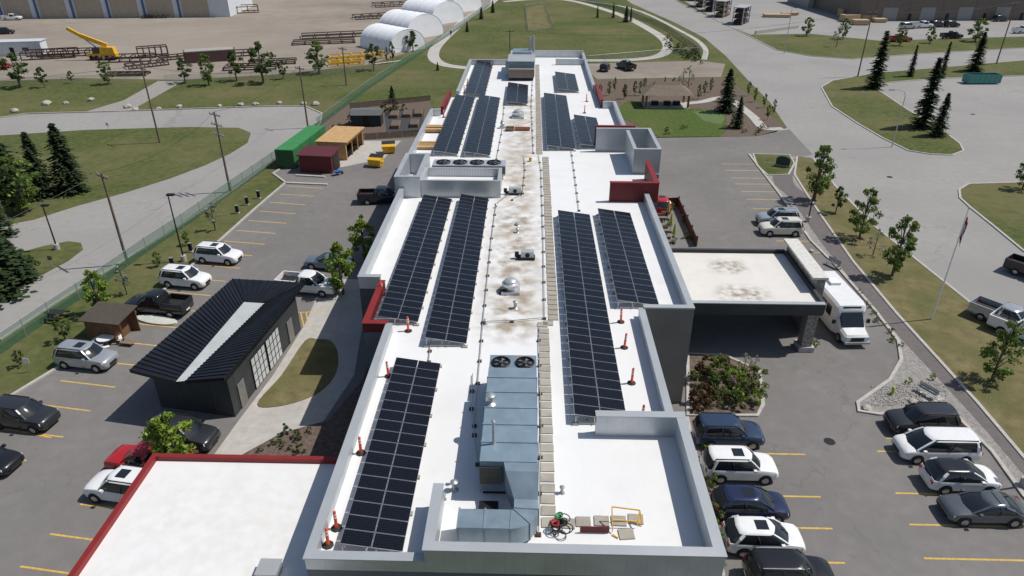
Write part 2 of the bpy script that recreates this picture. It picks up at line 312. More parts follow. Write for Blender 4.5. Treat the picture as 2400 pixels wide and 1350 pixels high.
para([(-9.9,21.5,-9.9,41.6,8.3,1),(-9.9,21.5,-4.5,21.5,8.3,1),(8.4,31.2,8.4,44,8.4,-1),(12,44,12,67,8.5,-1),(8.4,44,12,44,8.5,1),
 (-13.3,48,-13.3,67.6,8.6,1),(-13.3,48,-11.6,48,8.6,1),(-14.3,75.5,-14.3,100,8.5,1),(-14.3,100,-12.9,100,8.5,-1),(12.6,84,12.6,105,8.5,-1),(10.7,105,12.6,105,8.5,-1),
 (-11.7,111,-11.7,137,8.5,1),(-11.7,137,-4,137,8.5,-1),(-4,137,-4,145,8.8,1),(-4,145,10.3,145,8.8,-1),(10.4,115.8,10.4,145,8.5,-1),(4.6,137,10.2,137,8.6,1)],galvM,capM)
para([(-4.5,21.5,-4.5,25.5,9.0,1),(-4.5,21.5,8.8,21.5,9.0,1),(8.8,21.5,8.8,31.4,9.0,-1),(3.9,31.4,8.8,31.4,9.0,-1)],galvM,capM,.42)
para([(-13.8,67.6,-13.8,75.4,9.8,1),(-13.8,67.6,-11.2,67.6,9.8,1),(-13.8,75.4,-11.2,75.4,9.8,-1),(-11.2,67.6,-11.2,75.4,9.8,-1)],galvM,capM)
para([(11.5,75.6,14.5,75.6,10.4,1),(14.5,75.6,14.5,84,10.4,-1),(8,84,14.5,84,10.4,-1),(11.5,75.6,11.5,83,10.4,1)],galvM,capM,.3)
para([(-11.6,41.6,-11.6,48,8.3,1),(-11.6,41.6,-9.9,41.6,8.3,1),(8.1,67,13,67,9.6,1),(13,67,13,74,9.6,-1),(8,85.5,12.9,85.5,10.2,1),(-12.9,100.4,-12.9,111,8.7,1),(10.8,105,10.8,115.8,8.7,-1)],redwM,redM)
MB().box(8.42,12,43.9,43.99,0,8.5).build('cladding_panel',taupeM,BL,world=True)
WG=thing('annex','low annex with white membrane roof edged in red metal in lower left corner','building',(-16,24,0))
MB().box(-22.6,-9.92,12,31.9,0,4.45).build('wall',[wallM],WG,world=True)
MB().poly([(-22.6,12,4.47),(-9.92,12,4.47),(-9.92,31.9,4.47),(-22.6,31.9,4.47)]).build('roof',roofM,WG,world=True)
MB().box(-22.72,-22.4,12,31.68,4.3,4.8).build('parapet_cap',redM,WG,world=True);MB().box(-22.72,-9.93,31.68,31.98,4.3,4.803).build('parapet_cap',redM,WG,world=True)
x,y=W(633,1345,4.5);k=thing('roof_hatch','small grey hatch box on the annex roof at bottom edge','hatch',(x,y,4.47));MB().cbox(0,0,0,1,.9,.5).build('box',galvM,k);MB().cbox(0,0,.5,1.1,1,.06).build('lid',capM,k)
CN=thing('entrance_canopy','flat entrance canopy with stained white roof and dark grey fascia','canopy',(18,56,0))
MB().box(12.1,24.6,51.4,61.6,4.0,4.55).build('roof_slab',canroofM,CN,world=True)
for a in ((12.05,24.7,51.1,51.4),(12.05,24.7,61.6,61.9),(24.6,24.9,51.403,61.597)):MB().box(a[0],a[1],a[2],a[3],3.85,4.9).build('fascia',charM,CN,world=True)
MB().box(12.05,24.75,51.05,51.5,4.9,4.97).build('cap',capM,CN,world=True)
MB().box(12.1,24.5,51.5,61.5,3.86,3.98).build('soffit',M('soffit',(.07,.065,.06),.8),CN,world=True)
MB().box(12.02,12.1,45,66,0,3.8).build('entrance_wall',charM,CN,world=True)
SW=thing('stone_wall','tall stone clad wall with pale cap at the outer side of the entrance canopy','wall',(25.0,57,0))
MB().box(24.92,25.7,54.1,61.9,0,5.75).build('masonry',stoneM,SW,world=True);MB().box(24.5,25.85,53.95,62.05,5.75,5.95).build('cap',M('pale_cap',(.62,.60,.55),.7),SW,world=True)
SP=thing('stone_pillar','stone clad pillar under near corner of the canopy','pillar',(24,52,0));MB().box(23.7,24.6,51.5,52.5,0,3.84).build('shaft',stoneM,SP,world=True);MB().box(23.5,24.8,51.3,52.7,0,.5).build('base',kerbM,SP,world=True)
# ---------------------------------------------------------------- solar arrays
mm=MB().mt(0);mm.box(-.5,.5,-.5,.5,0,.035);mm.mt(1)
g=.011;mm.add([(-.5+g,-.5+g*1.6,.038),(.5-g,-.5+g*1.6,.038),(.5-g,.5-g*1.6,.038),(-.5+g,.5-g*1.6,.038)],[(0,1,2,3)])
PV=mm.data('solar_module',[alM,pvM]);uvl=PV.uv_layers.new(name='UVMap')
for li in PV.polygons[-1].loop_indices:
    v=PV.vertices[PV.loops[li].vertex_index].co;uvl.data[li].uv=(v.x+.5,v.y+.5)
balD=MB().cbox(0,0,.003,.35,.25,.09).data('ballast_block',paverM)
def array(where,TL,TR,BR,BL_,zl=8.3,zr=7.85):
    tl=W(*TL,zl);tr=W(*TR,zr);br=W(*BR,zr);bl=W(*BL_,zl)
    x0=(tl[0]+bl[0])/2;x1=(tr[0]+br[0])/2;y0=(bl[1]+br[1])/2;y1=(tl[1]+tr[1])/2
    w=math.hypot(x1-x0,zl-zr);ty=math.atan2(zl-zr,x1-x0);rows=max(2,round((y1-y0)/(w/2/1.62)));p=(y1-y0)/rows
    t=thing('solar_array','solar panel array of two dark columns, '+where,'solar panels',((x0+x1)/2,(y0+y1)/2,RZ))
    cy=t.location.y;zc=(zl+zr)/2-RZ;dx=x1-x0;dz=zl-zr
    for r in range(rows):
        for s_ in (-1,1):
            o=inst('solar_module',PV,t,(s_*w/4*cos(ty),y0+(r+.5)*p-cy,zc-s_*w/4*sin(ty)));o.rotation_euler=(rnd(-.004,.004),ty+rnd(-.006,.006),0);o.scale=(w/2-.03,p-.03,1)
    for fx in (-.42,-.08,.08,.42):
        z=zc-fx*dz-.06;MB().box(fx*dx-.02,fx*dx+.02,y0-cy-.1,y1-cy+.1,z-.02,z+.02).build('rail',alM,t)
    lg=MB();zl_=zc+.46*dz-.08;zr_=zc-.46*dz-.08
    lg.bar((-.46*dx,0,.06),(-.46*dx,0,zl_),.04).bar((.46*dx,0,.06),(.46*dx,0,zr_),.04).bar((-.46*dx,0,.1),(.46*dx,0,.1),.03);ld=lg.data('support_frame',alM)
    k=max(2,int((y1-y0)/2.2))
    for i in range(k+1):
        yy=y0-cy+(y1-y0)*i/k;inst('support_frame',ld,t,(0,yy,0))
        for fx in (-.46,.46):inst('ballast_block',balD,t,(fx*dx,yy,0))
array('nearest left one beside the orange posts',(920,840),(1027,850),(955,1290),(805,1280))
array('outer left one in the middle of the roof',(985,458),(1057,465),(985,755),(893,742))
array('inner left one in the middle of the roof',(1075,457),(1142,463),(1100,803),(1000,795))
array('longest one right of the paver walkway',(1308,496),(1385,500),(1463,975),(1345,985))
array('outer right one beside the right parapet',(1400,490),(1480,498),(1540,713),(1447,708))
array('outer left one beyond the row of four fans',(1065,222),(1113,228),(1075,360),(1017,355))
array('inner left one beyond the row of four fans',(1120,223),(1172,228),(1150,362),(1090,358))
array('farthest one on the left edge of the roof',(1115,140),(1157,145),(1137,223),(1092,220))
array('small one in front of the far rooftop unit',(1190,195),(1238,197),(1237,243),(1185,238))
array('long one right of the far walkway',(1275,220),(1330,222),(1345,347),(1280,343))
array('short one beside the tall grey screen box',(1348,270),(1403,275),(1412,345),(1353,338))
array('farthest small one on the right',(1303,170),(1348,172),(1356,212),(1303,210))
# ---------------------------------------------------------------- walkway pavers
pm=MB().box(-.36,.36,-.31,.31,0,.06).data('concrete_paver',paverM)
def pav(a,b,n=None):
    A=Vector(W(*a,RZ));B=Vector(W(*b,RZ));x=(A.x+B.x)/2;n=n or int((B.y-A.y)/.74)
    for i in range(n):
        o=inst('concrete_paver',pm,None,(x+rnd(-.02,.02),A.y+(B.y-A.y)*(i+.5)/n,RZ+.004));o.rotation_euler=(0,0,rnd(-.03,.03))
        tag(o,'square beige concrete paver of the walkway running along the white roof','paver','concrete pavers of the roof walkway')
pav((1286,1240),(1275,770));pav((1298,752),(1278,368));pav((1260,362),(1262,152))
for i,p in enumerate(((1330,1228),(1367,1224),(1410,1222),(1450,1222),(1468,1253),(1490,1218),(1272,762),(1285,758))):
    o=inst('concrete_paver',pm,None,(*W(*p,RZ),RZ+.008));o.rotation_euler=(0,0,rnd(-.1,.1));tag(o,'loose beige concrete paver lying off the walkway on the white roof','paver','loose pavers on the roof')
# ---------------------------------------------------------------- rooftop units
U=thing('rooftop_unit','long blue grey air handling unit with two fans at its far end','rooftop unit',(-.9,30,RZ))
x0,x1=-2.3,.55
MB().box(x0,x1,26.2,34.2,RZ+.35,9.95).build('cabinet',ahuM,U,world=True)
MB().box(x0+.1,x1-.1,26.4,35.2,RZ+.003,RZ+.35).build('curb',darkM,U,world=True)
for y in (27.6,29.0,30.4,31.8,33.2):MB().box(x0-.04,x1+.04,y-.04,y+.04,RZ+.5,10.0).build('seam_strip',ahuM,U,world=True)
for y in (27.0,29.7,32.5):MB().box(x0-.06,x0-.003,y,y+1.1,RZ+.6,9.6).build('access_door',ductM,U,world=True)
MB().box(x0,x1,34.25,35.9,RZ+.35,9.7).build('condenser_section',ductM,U,world=True)
fanG=M('fan_grey',(.16,.17,.18),.5)
def fan(parent,x,y,z,r=.55):
    f=MB().lathe([(r,0),(r+.04,.1),(r,.12),(r-.05,.12),(r-.05,.01),(.01,.01)],(x,y,z),24).build('fan_ring',darkM,parent,world=True)
    b=MB()
    for k in range(5):
        a=k*2*PI/5;b.add([(x+.1*cos(a),y+.1*sin(a),z+.05),(x+(r-.1)*cos(a-.25),y+(r-.1)*sin(a-.25),z+.03),(x+(r-.1)*cos(a+.25),y+(r-.1)*sin(a+.25),z+.08)],[(0,1,2)])
    b.lathe([(.12,.03),(.12,.1)],(x,y,z),12);sub(b,'fan_blades',fanG,f,parent)
    gd=MB()
    for rr in (.15,.3,.45,r):gd.tube([(x+rr*cos(t*PI/10),y+rr*sin(t*PI/10),z+.13) for t in range(21)],.008,4)
    gd.bar((x-r,y,z+.13),(x+r,y,z+.13),.015);gd.bar((x,y-r,z+.13),(x,y+r,z+.13),.015);sub(gd,'fan_guard',darkM,f,parent)
fan(U,-1.6,35.05,9.7);fan(U,-.15,35.05,9.7)
MB().box(x0-.02,x0+1.1,26.12,26.19,RZ+.9,9.6).build('filter_louver',M('louver',(.14,.12,.10),.8,seam=('z',.1,.3,.8,(.03,.03,.03))),U,world=True)
DU=thing('duct','blue grey metal duct bending left from the near end of long unit','duct',(0,23.5,RZ))
rg=[[(-1.1,26.18,8.6),(.6,26.18,8.6),(.6,26.18,9.93),(-1.1,26.18,9.93)],[(-1.0,25.6,8.55),(.6,25.6,8.55),(.6,25.6,9.9),(-1.0,25.6,9.9)],[(-.55,24.6,7.95),(.6,24.6,7.95),(.6,24.6,9.05),(-.55,24.6,9.05)],[(-.55,24.15,7.9),(.6,24.15,7.9),(.6,24.15,8.95),(-.55,24.15,8.95)]]
MB().loft(rg).build('riser',ductM,DU,world=True)
def sec(a,ri=.12,ro=1.27):
    c=(-.67,24.15);return [(c[0]+r*cos(a),c[1]+r*sin(a),z) for r,z in ((ri,7.9),(ro,7.9),(ro,8.95),(ri,8.95))]
rg=[sec(-k*PI/2/9) for k in range(10)]+[[(-3.15,24.03,7.9),(-3.15,22.88,7.9),(-3.15,22.88,8.95),(-3.15,24.03,8.95)]]
MB().loft(rg).build('elbow',ductM,DU,25,world=True)
for a in (-.02,-.78,-1.57):
    s1=sec(a,.07,1.32);s2=sec(a-.05,.07,1.32);MB().hexa([(p[0],p[1],p[2]+(.04 if p[2]>8.5 else -.03)) for p in s1],[(p[0],p[1],p[2]+(.04 if p[2]>8.5 else -.03)) for p in s2]).build('flange',ahuM,DU,world=True)
for x in (-3.13,-1.9):MB().box(x-.04,x+.04,22.83,24.08,7.87,8.99).build('flange',ahuM,DU,world=True)
MB().box(-3.19,-3.152,23.0,23.9,8.0,8.85).build('end_panel',darkM,DU,world=True)
for x in (-2.8,-.9):MB().box(x-.08,x+.08,22.95,23.95,RZ+.003,7.86).build('support',steelM,DU,world=True)
MB().box(-2.3,-1.35,24.6,25.4,RZ+.003,8.1).build('junction_box',darkM,DU,world=True)
spunM=M('spun_aluminium',(.62,.63,.64),.35,.6)
def vent(px,py,label,z=RZ,r=.12,h=.5,kind='pipe'):
    x,y=W(px,py,z);v=thing('roof_vent',label,'vent',(x,y,z))
    if kind=='pipe':
        MB().lathe([(r*2,0),(r*1.2,.08),(r,.1),(r,h)],n=12).build('pipe',steelM,v,smooth=40);MB().lathe([(r*1.6,h),(r*1.7,h+.06),(r*.6,h+.14)],n=12).build('cap',steelM,v,smooth=40)
    else:
        MB().box(-r*1.15,r*1.15,-r*1.15,r*1.15,0,.25).build('curb',galvM,v)
        MB().lathe([(r*.85,.25),(r*.9,.55),(r*1.1,.6),(r*1.12,.72),(r*.75,.8),(r*.75,.98),(r*.5,1.08),(.02,1.12)],n=24).build('hood',spunM,v,smooth=35)
    return v
vent(1150,945,'mushroom capped vent on left edge of the long rooftop unit',9.95,.16,.5);vent(1157,1040,'tall slender flue standing on the long rooftop unit',9.95,.07,1.4)
vent(1208,722,'small vent pipe on the near roof right of the round fan');vent(1213,545,'small vent pipe beyond the middle condenser box',r=.1,h=.35);vent(1213,527,'low drain vent in the stained roof area',r=.16,h=.1)
vent(1065,1148,'small vent pipe left of the duct');vent(1317,1155,'small vent pipe right of the paver walkway',r=.08,h=.35);vent(1163,487,'small vent beside the inner left solar array',r=.08,h=.3);vent(1102,540,'small vent between solar arrays',r=.08,h=.3)
vent(1041,1170,'short vent beside the near parapet return',r=.07,h=.3);vent(1138,760,'short pipe beside conduit run',r=.08,h=.3);vent(1370,985,'short vent behind the near right parapet',r=.1,h=.3)
vent(1197,682,'round spun metal exhaust fan beside the yellow tool bag',kind='f',r=.62);vent(1214,275,'round spun metal exhaust fan on the far roof',kind='f',r=.75);vent(1178,300,'small round vent near the tools on far roof',kind='f',r=.3)
def cond(px,py,label,w=1.1,d=.6,h=.75):
    x,y=W(px,py,RZ);c=thing('condenser_unit',label,'condenser',(x,y,RZ));MB().box(-w/2,w/2,-d/2,d/2,.2,h).build('cabinet',galvM,c)
    MB().box(-w/2-.3,w/2+.1,-d/2-.1,d/2+.1,.08,.2).build('stand',darkM,c);MB().lathe([(.2,-.02),(.2,.01),(.05,.012)],(0,-d/2-.01,h*.6),16,'y').build('fan_grille',darkM,c);MB().cbox(-w/2-.35,0,.2,.35,.3,.4).build('pump_box',darkM,c)
cond(1236,606,'grey condenser box beside the walkway in the middle of roof');cond(1207,455,'grey condenser box beside the ribbed screen enclosure',1.3)
E=thing('screen_enclosure','rectangular ribbed metal enclosure with open white top beside the four fan unit','roof enclosure',(-5.8,64,RZ))
a=W(985,423,9.4);b=W(1173,423,9.4);c=W(1000,392,9.4)
ex0,ex1,ey0,ey1=a[0],b[0],a[1],c[1]
MB().box(ex0+.3,ex1-.3,ey0+.3,ey1-.3,RZ,8.5).build('inner_roof',roofM,E,world=True)
rib=M('ribbed_metal',(.50,.53,.54),.4,.55,.05,1,seam=('xy',.28,.3,.6,(.25,.27,.28)))
for s_ in ((ex0,ex1,ey0,ey0+.3),(ex0,ex1,ey1-.3,ey1),(ex0,ex0+.3,ey0+.303,ey1-.303),(ex1-.3,ex1,ey0+.303,ey1-.303)):
    p=MB().box(*s_,RZ+.003,9.35).build('screen_panel',rib,E,world=True);sub(MB().box(s_[0]-.03,s_[1]+.03,s_[2]-.003,s_[3]+.003,9.353,9.42),'cap',capM,p,E)
x_,y_=W(1100,385,9.2);Q=thing('condenser_bank','long condenser bank with four large black fans in a row','condenser',(x_,y_,RZ))
a=W(1015,378,9.3)[0];b=W(1185,378,9.3)[0]
MB().box(a,b,y_-.5,y_+1.6,RZ+.5,9.2).build('cabinet',galvM,Q,world=True);MB().box(a,b,y_-.58,y_-.503,8.3,9.1).build('coil',M('coil',(.12,.13,.14),.6,seam=('x',.2,.4,.7,(.03,.03,.03))),Q,world=True)
for i in range(4):fan(Q,a+(b-a)*(i+.62)/4.3,y_+.55,9.2,.75)
for i in range(4):MB().cbox(a+.3+(b-a-.6)*i/3,y_+.5,RZ,.15,1.8,.5).build('leg',steelM,Q,world=True)
x_,y_=W(1223,185,RZ);Q=thing('rooftop_unit','far rooftop unit with stacked ducts and silver chimney at end of roof','rooftop unit',(x_,y_,RZ))
MB().box(-2.4,2.2,0,6.5,.4,2.9).build('cabinet',ahuM,Q);MB().box(-2.3,2.1,-1.6,-.003,.5,1.9).build('intake_hood',M('louver_far',(.2,.17,.14),.7,seam=('z',.15,.3,.7,(.05,.05,.05))),Q);MB().box(-2.2,2,-1.4,6.3,.003,.4).build('curb',darkM,Q)
MB().box(-1.8,1.6,6.6,10.5,.5,3.3).build('duct_section',ductM,Q);MB().box(-2.9,-2.41,1,4,.8,2.3).build('side_duct',ductM,Q)
for x in (1.3,2.0):MB().tube([(x,9,3),(x,9,5.2+x*.3)],.22,12).build('chimney',steelM,Q);
MB().box(-2.5,2.3,-.05,6.55,2.905,2.98).build('roof_panel',capM,Q)
sbD=MB().cbox(0,0,.002,.26,.22,.11).data('support_block',M('pipe_block',(.07,.04,.025),.8))
def conduit(pts,label,z=RZ,r=.03,sup=2.4):
    P=[(*W(x,y,z),z+.14) for x,y in pts];c=thing('conduit',label,'conduit',(P[0][0],P[0][1],z));m=MB();m.tube(P,r,6);m.build('pipe',steelM,c,world=True)
    for p,q in zip(P,P[1:]):
        p=Vector(p);q=Vector(q);n=max(1,int((q-p).length/sup))
        for i in range(n):
            s=p+(q-p)*i/n;inst('support_block',sbD,c,(s.x-P[0][0],s.y-P[0][1],0))
conduit([(1112,1000),(1120,900),(1132,757),(1152,560),(1163,480),(1195,455)],'thin metal conduit on dark blocks left of the long unit up to middle of roof')
conduit([(1132,757),(1200,755),(1276,748)],'short conduit crossing the white roof beyond the long unit')
conduit([(1276,748),(1273,560),(1268,400),(1262,365)],'conduit running along left side of the middle walkway')
conduit([(1262,1255),(1268,1000),(1263,800),(1264,768)],'conduit running along left side of the near walkway')
conduit([(1200,470),(1225,455),(1230,400),(1228,368)],'conduit beside the ribbed enclosure')
conduit([(1357,495),(1345,400),(1338,350)],'conduit linking the right solar arrays')
conduit([(1150,445),(1178,300),(1182,240)],'conduit running up the far roof beside inner left array',sup=3)
conduit([(1005,850),(1010,800)],'short conduit between near and middle left arrays',sup=1)
conduit([(1250,360),(1245,250),(1248,190)],'conduit beside the far walkway',sup=3)
conduit([(1120,1090),(1105,960),(1108,880)],'conduit with dark blocks hugging left side of the long unit',sup=1.6)
def post(px,py,label,z=RZ):
    x,y=W(px,py,z);d=thing('delineator_post',label,'post',(x,y,z),0,'orange delineator posts on the roof');d.rotation_euler=(rnd(-.05,.05),rnd(-.08,.08),0)
    MB().lathe([(.28,.0),(.27,.05),(.12,.1)],n=8).build('rubber_base',blkM,d)
    MB().lathe([(.085,.08),(.08,.75),(.075,1.1),(.05,1.15)],n=10).build('tube',orangeM,d,smooth=40);MB().lathe([(.088,.72),(.084,.82)],n=10).build('reflective_band',whtM,d);MB().lathe([(.086,.9),(.082,1.0)],n=10).build('reflective_band',whtM,d)
for p,s in (((897,690),'standing by the red corner bump at left'),((957,776),'left of the inner left array end'),((911,882),'behind the near array by left parapet'),((846,1062),'beside the near left array by the parapet'),((789,1238),'rear of the pair near the bottom left corner'),((769,1278),'front of the pair near the bottom left corner'),((1455,755),'farthest of three beside the long right array'),((1463,815),'middle of three beside the long right array'),((1480,898),'nearest of three beside the long right array'),((1504,985),'half hidden behind the near right parapet'),((1095,200),'beside farthest left array'),((1088,218),'at the far red bump'),((1040,275),'beside outer far left array'),((1152,160),'between farthest array and far unit'),((1370,265),'beside the short far right array'),((1375,238),'beside the far right parapet')):
    post(*p,'orange delineator post with white bands '+s)
def clutter(px,py,z=RZ):return (*W(px,py,z),z)
c=thing('guard_rail','yellow painted guard rail frame leaning above the near parapet','rail',clutter(1470,1240));m=MB()
for a,b in (((-.75,-.3,.1),(-.75,.5,.95)),((-.75,.5,.95),(.6,.5,.75)),((-.75,.1,.5),(.6,.1,.4)),((.6,.5,.75),(.45,-.1,.3)),((-.75,-.4,.08),(-.5,-.6,.05)),((.6,.5,.75),(.75,.2,.1))):m.bar(a,b,.05)
m.build('rails',yelPM,c);MB().box(-2.3,-.9,-.3,-.24,.05,.4).build('red_panel',redwM,c)
c=thing('cable_pile','heap of black cable coils with red and green cords by the near parapet','cables',clutter(1312,1240));m=MB()
for i in range(14):
    r=rnd(.12,.32);ox,oy=rnd(-.3,.3),rnd(-.4,.4);tz=rnd(-.4,.4);m.tube([(ox+r*cos(t*.4),oy+r*sin(t*.4),.08+i*.03+tz*r*cos(t*.4)) for t in range(17)],.028,5)
m.build('black_coil',blkM,c)
for k,(mt_,oy,ox_) in enumerate(((M('red_cord',(.45,.03,.03),.5),-.1,-.25),(M('green_cord',(.05,.28,.1),.5),.35,-.05))):
    m=MB()
    for i in range(5):
        r=.08+.03*i;tz=rnd(-.6,.6);m.tube([(ox_+r*cos(t*.5),oy+r*sin(t*.5),.42+.03*i+tz*r*cos(t*.5)) for t in range(13)],.025,5)
    m.build(('red_cord','green_cord')[k],mt_,c)
def pallet(px,py,label,hw=.5,mat=plyM,w=1.6,d=1.2):
    t=thing('pallet_stack',label,'pallet',clutter(px,py));m=MB()
    for i in range(5):m.box(-w/2,w/2,-d/2+i*d/5,-d/2+(i+.75)*d/5,.12,.15)
    for x in (-w/2+.05,0,w/2-.05):m.box(x-.05,x+.05,-d/2,d/2,.003,.12)
    m.build('pallet',woodM,t)
    m=MB()
    for i in range(6):
        y=-d/2+(i+.5)*d/6;m.box(-w/2+rnd(-.1,.1),w/2+rnd(-.2,.1),y-d/14,y+d/14,.16,.16+hw*rnd(.3,1))
    m.build('lumber',mat,t)
pallet(1020,305,'wooden pallet with lumber on the far left roof',.5,w=2.2,d=3);pallet(1002,345,'wide low pallet of boards by the far left parapet',.3,w=2.6,d=2.4);pallet(1224,305,'pallet of orange tools and boards in the middle of far roof',.25,M('tool_orange',(.45,.13,.06),.6),2.0,.8);pallet(1195,306,'small pallet of timber left of the orange tools',.4,woodM,1,1)
pallet(1416,978,'bricks stacked at the end of long right array',.3,rustM,.6,.4)
c=thing('tool_bag','black tool bag with yellow handle beside the round exhaust fan','bag',clutter(1180,688));MB().hexa([(-.35,-.2,0),(.35,-.2,0),(.35,.2,0),(-.35,.2,0)],[(-.3,-.1,.35),(.3,-.1,.35),(.3,.1,.35),(-.3,.1,.35)]).build('bag',blkM,c);MB().tube([(-.2,0,.34),(-.1,0,.5),(.1,0,.5),(.2,0,.34)],.025,6).build('handle',yelPM,c)
c=thing('bucket','yellow bucket by the walkway beyond the ribbed enclosure','bucket',clutter(1243,378));MB().lathe([(.16,0),(.2,.38),(.19,.39),(.15,.05)],n=16).build('pail',yelPM,c);MB().tube([(-.2,0,.38),(0,0,.5),(.2,0,.38)],.01,5).build('handle',steelM,c)
# ---------------------------------------------------------------- garage
A,B,C_,D=[Vector((*W(x,y,4.3),4.3)) for x,y in ((545,653),(714,662),(525,886),(303,867))]
V1,V2,V4,V3=[Vector((*W(x,y,3.85),3.85)) for x,y in ((572,708),(620,711),(434,893),(412,895))]
ctr=(A+B+C_+D)/4
G=thing('garage','black garage with inverted standing seam roof, pale valley strip and glazed overhead doors','garage',(ctr.x,ctr.y,0))
m=MB();dz=Vector((0,0,.25))
for q in ((D,V3,V1,A),(V4,C_,B,V2),(A,V1,V2,B)):m.hexa([p-dz for p in q],q)
m.build('roof',blackroofM,G,world=True)
def seams(p0,p1,q0,q1,n):
    m=MB()
    for i in range(n+1):
        t=i/n;m.bar(p0+(p1-p0)*t+Vector((0,0,.03)),q0+(q1-q0)*t+Vector((0,0,.03)),.05,.08)
    o=m.build('standing_seams',blackroofM,G,world=True);o['kind']='stuff'
seams(D,A,V3,V1,30);seams(C_,B,V4,V2,30);seams(A,B,V1,V2,10)
MB().poly([p+Vector((0,0,.01)) for p in (V3,V4,V2,V1)]).build('valley_strip',M('valley_membrane',(.45,.47,.46),.6,0,.08,1),G,world=True)
ip=[p.lerp(ctr,.17) for p in (D,C_,B,A)];ip[1]=C_.lerp(ctr,.12);ip[2]=B.lerp(ctr,.15)
MB().prism([(p.x,p.y) for p in ip],0,3.58).build('wall',charM,G,world=True)
nr,fr=ip[1],ip[2];wd=(fr-nr);wd.z=0;WL=wd.length;wd.normalize();nd=Vector((wd.y,-wd.x,0))
def onwall(u0,u1,z0,z1,off=.03,th=.05):
    p=Vector((nr.x,nr.y,0))+nd*off;return MB().hexa([p+wd*u0+Vector((0,0,z0)),p+wd*u0+nd*th+Vector((0,0,z0)),p+wd*u1+nd*th+Vector((0,0,z0)),p+wd*u1+Vector((0,0,z0))],[p+wd*u0+Vector((0,0,z1)),p+wd*u0+nd*th+Vector((0,0,z1)),p+wd*u1+nd*th+Vector((0,0,z1)),p+wd*u1+Vector((0,0,z1))])
frost=M('frosted_pane',(.6,.63,.63),.3,0,.05,2);doorM=M('grey_door',(.2,.195,.18),.6)
for u0,u1 in ((.27,.46),(.48,.67)):
    dd=onwall(u0*WL,u1*WL,.05,2.9).build('overhead_door',darkM,G,world=True)
    for i in range(4):
        for j in range(4):
            w=(u1-u0)*WL/4;sub(onwall(u0*WL+i*w+.06,u0*WL+(i+1)*w-.06,.12+j*.7,.72+j*.7,.083,.01),'pane',frost,dd,G)
for u in (.08,.8):onwall(u*WL,u*WL+1,.03,2.2).build('door',doorM,G,world=True)
def wbox(px,py,w,d,h,ang,mat,name,label,cat,roofm=None,ov=.25,slope=0):
    x,y=W(px,py);t=thing(name,label,cat,(x,y,.01),ang);MB().box(-w/2,w/2,-d/2,d/2,0,h).build('wall',mat,t)
    if roofm:
        MB().hexa([(-w/2-ov,-d/2-ov,h+.004),(w/2+ov,-d/2-ov,h+.004),(w/2+ov,d/2+ov,h+.004+slope),(-w/2-ov,d/2+ov,h+.004+slope)],[(-w/2-ov,-d/2-ov,h+.15),(w/2+ov,-d/2-ov,h+.15),(w/2+ov,d/2+ov,h+.15+slope),(-w/2-ov,d/2+ov,h+.15+slope)]).build('roof',roofm,t)
    return t
gl=W(650,350,2.8);gr=W(692,350,2.8);gf=W(767,293,2.8)
cdir=Vector(gf)-Vector(gr);cl=cdir.length;cang=math.atan2(cdir.y,cdir.x);cc=(Vector(gl)+Vector(gf))/2
t=thing('shipping_container','long green shipping container beside the fence and plywood shed','container',(cc.x-.3,cc.y-.4,.02),cang)
MB().box(-cl/2,cl/2,-1.4,1.4,.1,2.8).build('shell',M('container_green',(.05,.20,.07),.5,.1,.12,1,seam=('xy',.35,.35,.4,(.02,.09,.035))),t);MB().box(-cl/2,cl/2,-1.35,1.35,2.803,2.83).build('roof',greenPM,t)
for s_ in (-1,1):MB().box(-cl/2-.05,-cl/2-.003,s_*.68-.63,s_*.68+.63,.2,2.7).build('door',M('dark_green',(.02,.085,.035),.5),t)
for xx in (-cl/2+.1,cl/2-.1):
    for yy in (-1.3,1.3):MB().cbox(xx,yy,0,.22,.2,.1).build('corner_foot',darkM,t)
x,y=W(746,404);t=thing('storage_shed','dark red storage shed with sloping roof at end of green container','shed',(x,y+1.2,.02),cang-PI/2)
MB().box(-2.4,2.4,-1.5,1.8,0,2.5).build('wall',redwM,t);MB().hexa([(-2.6,-1.8,2.505),(2.6,-1.8,2.505),(2.6,2.0,2.8),(-2.6,2.0,2.8)],[(-2.6,-1.8,2.65),(2.6,-1.8,2.65),(2.6,2.0,2.95),(-2.6,2.0,2.95)]).build('roof',M('dark_red_roof',(.11,.025,.03),.5),t)
MB().box(2.405,2.46,-.8,1.4,0,2.2).build('door',darkM,t)
x,y=W(787,370);t=thing('plywood_shed','unfinished plywood shed with open bays beside red shed','shed',(x,y+1.2,.02),cang-PI/2)
MB().box(-2.2,-2.05,-2.2,6,0,2.7).box(-2.05,2.3,5.85,6,0,2.7).box(-2.05,2.3,-2.2,-2.05,0,2.7).build('wall',plyM,t)
MB().box(-2.4,2.6,-2.4,6.2,2.7,2.85).build('roof',plyM,t);MB().box(2.15,2.3,-2.04,5.84,2.2,2.695).build('header',plyM,t)
for yy in (-1.9,.7,3.3,5.7):MB().cbox(2.2,yy,0,.15,.15,2.2).build('post',plyM,t)
MB().box(-2,2.0,-2.0,5.8,.0,.04).build('floor',darkM,t)
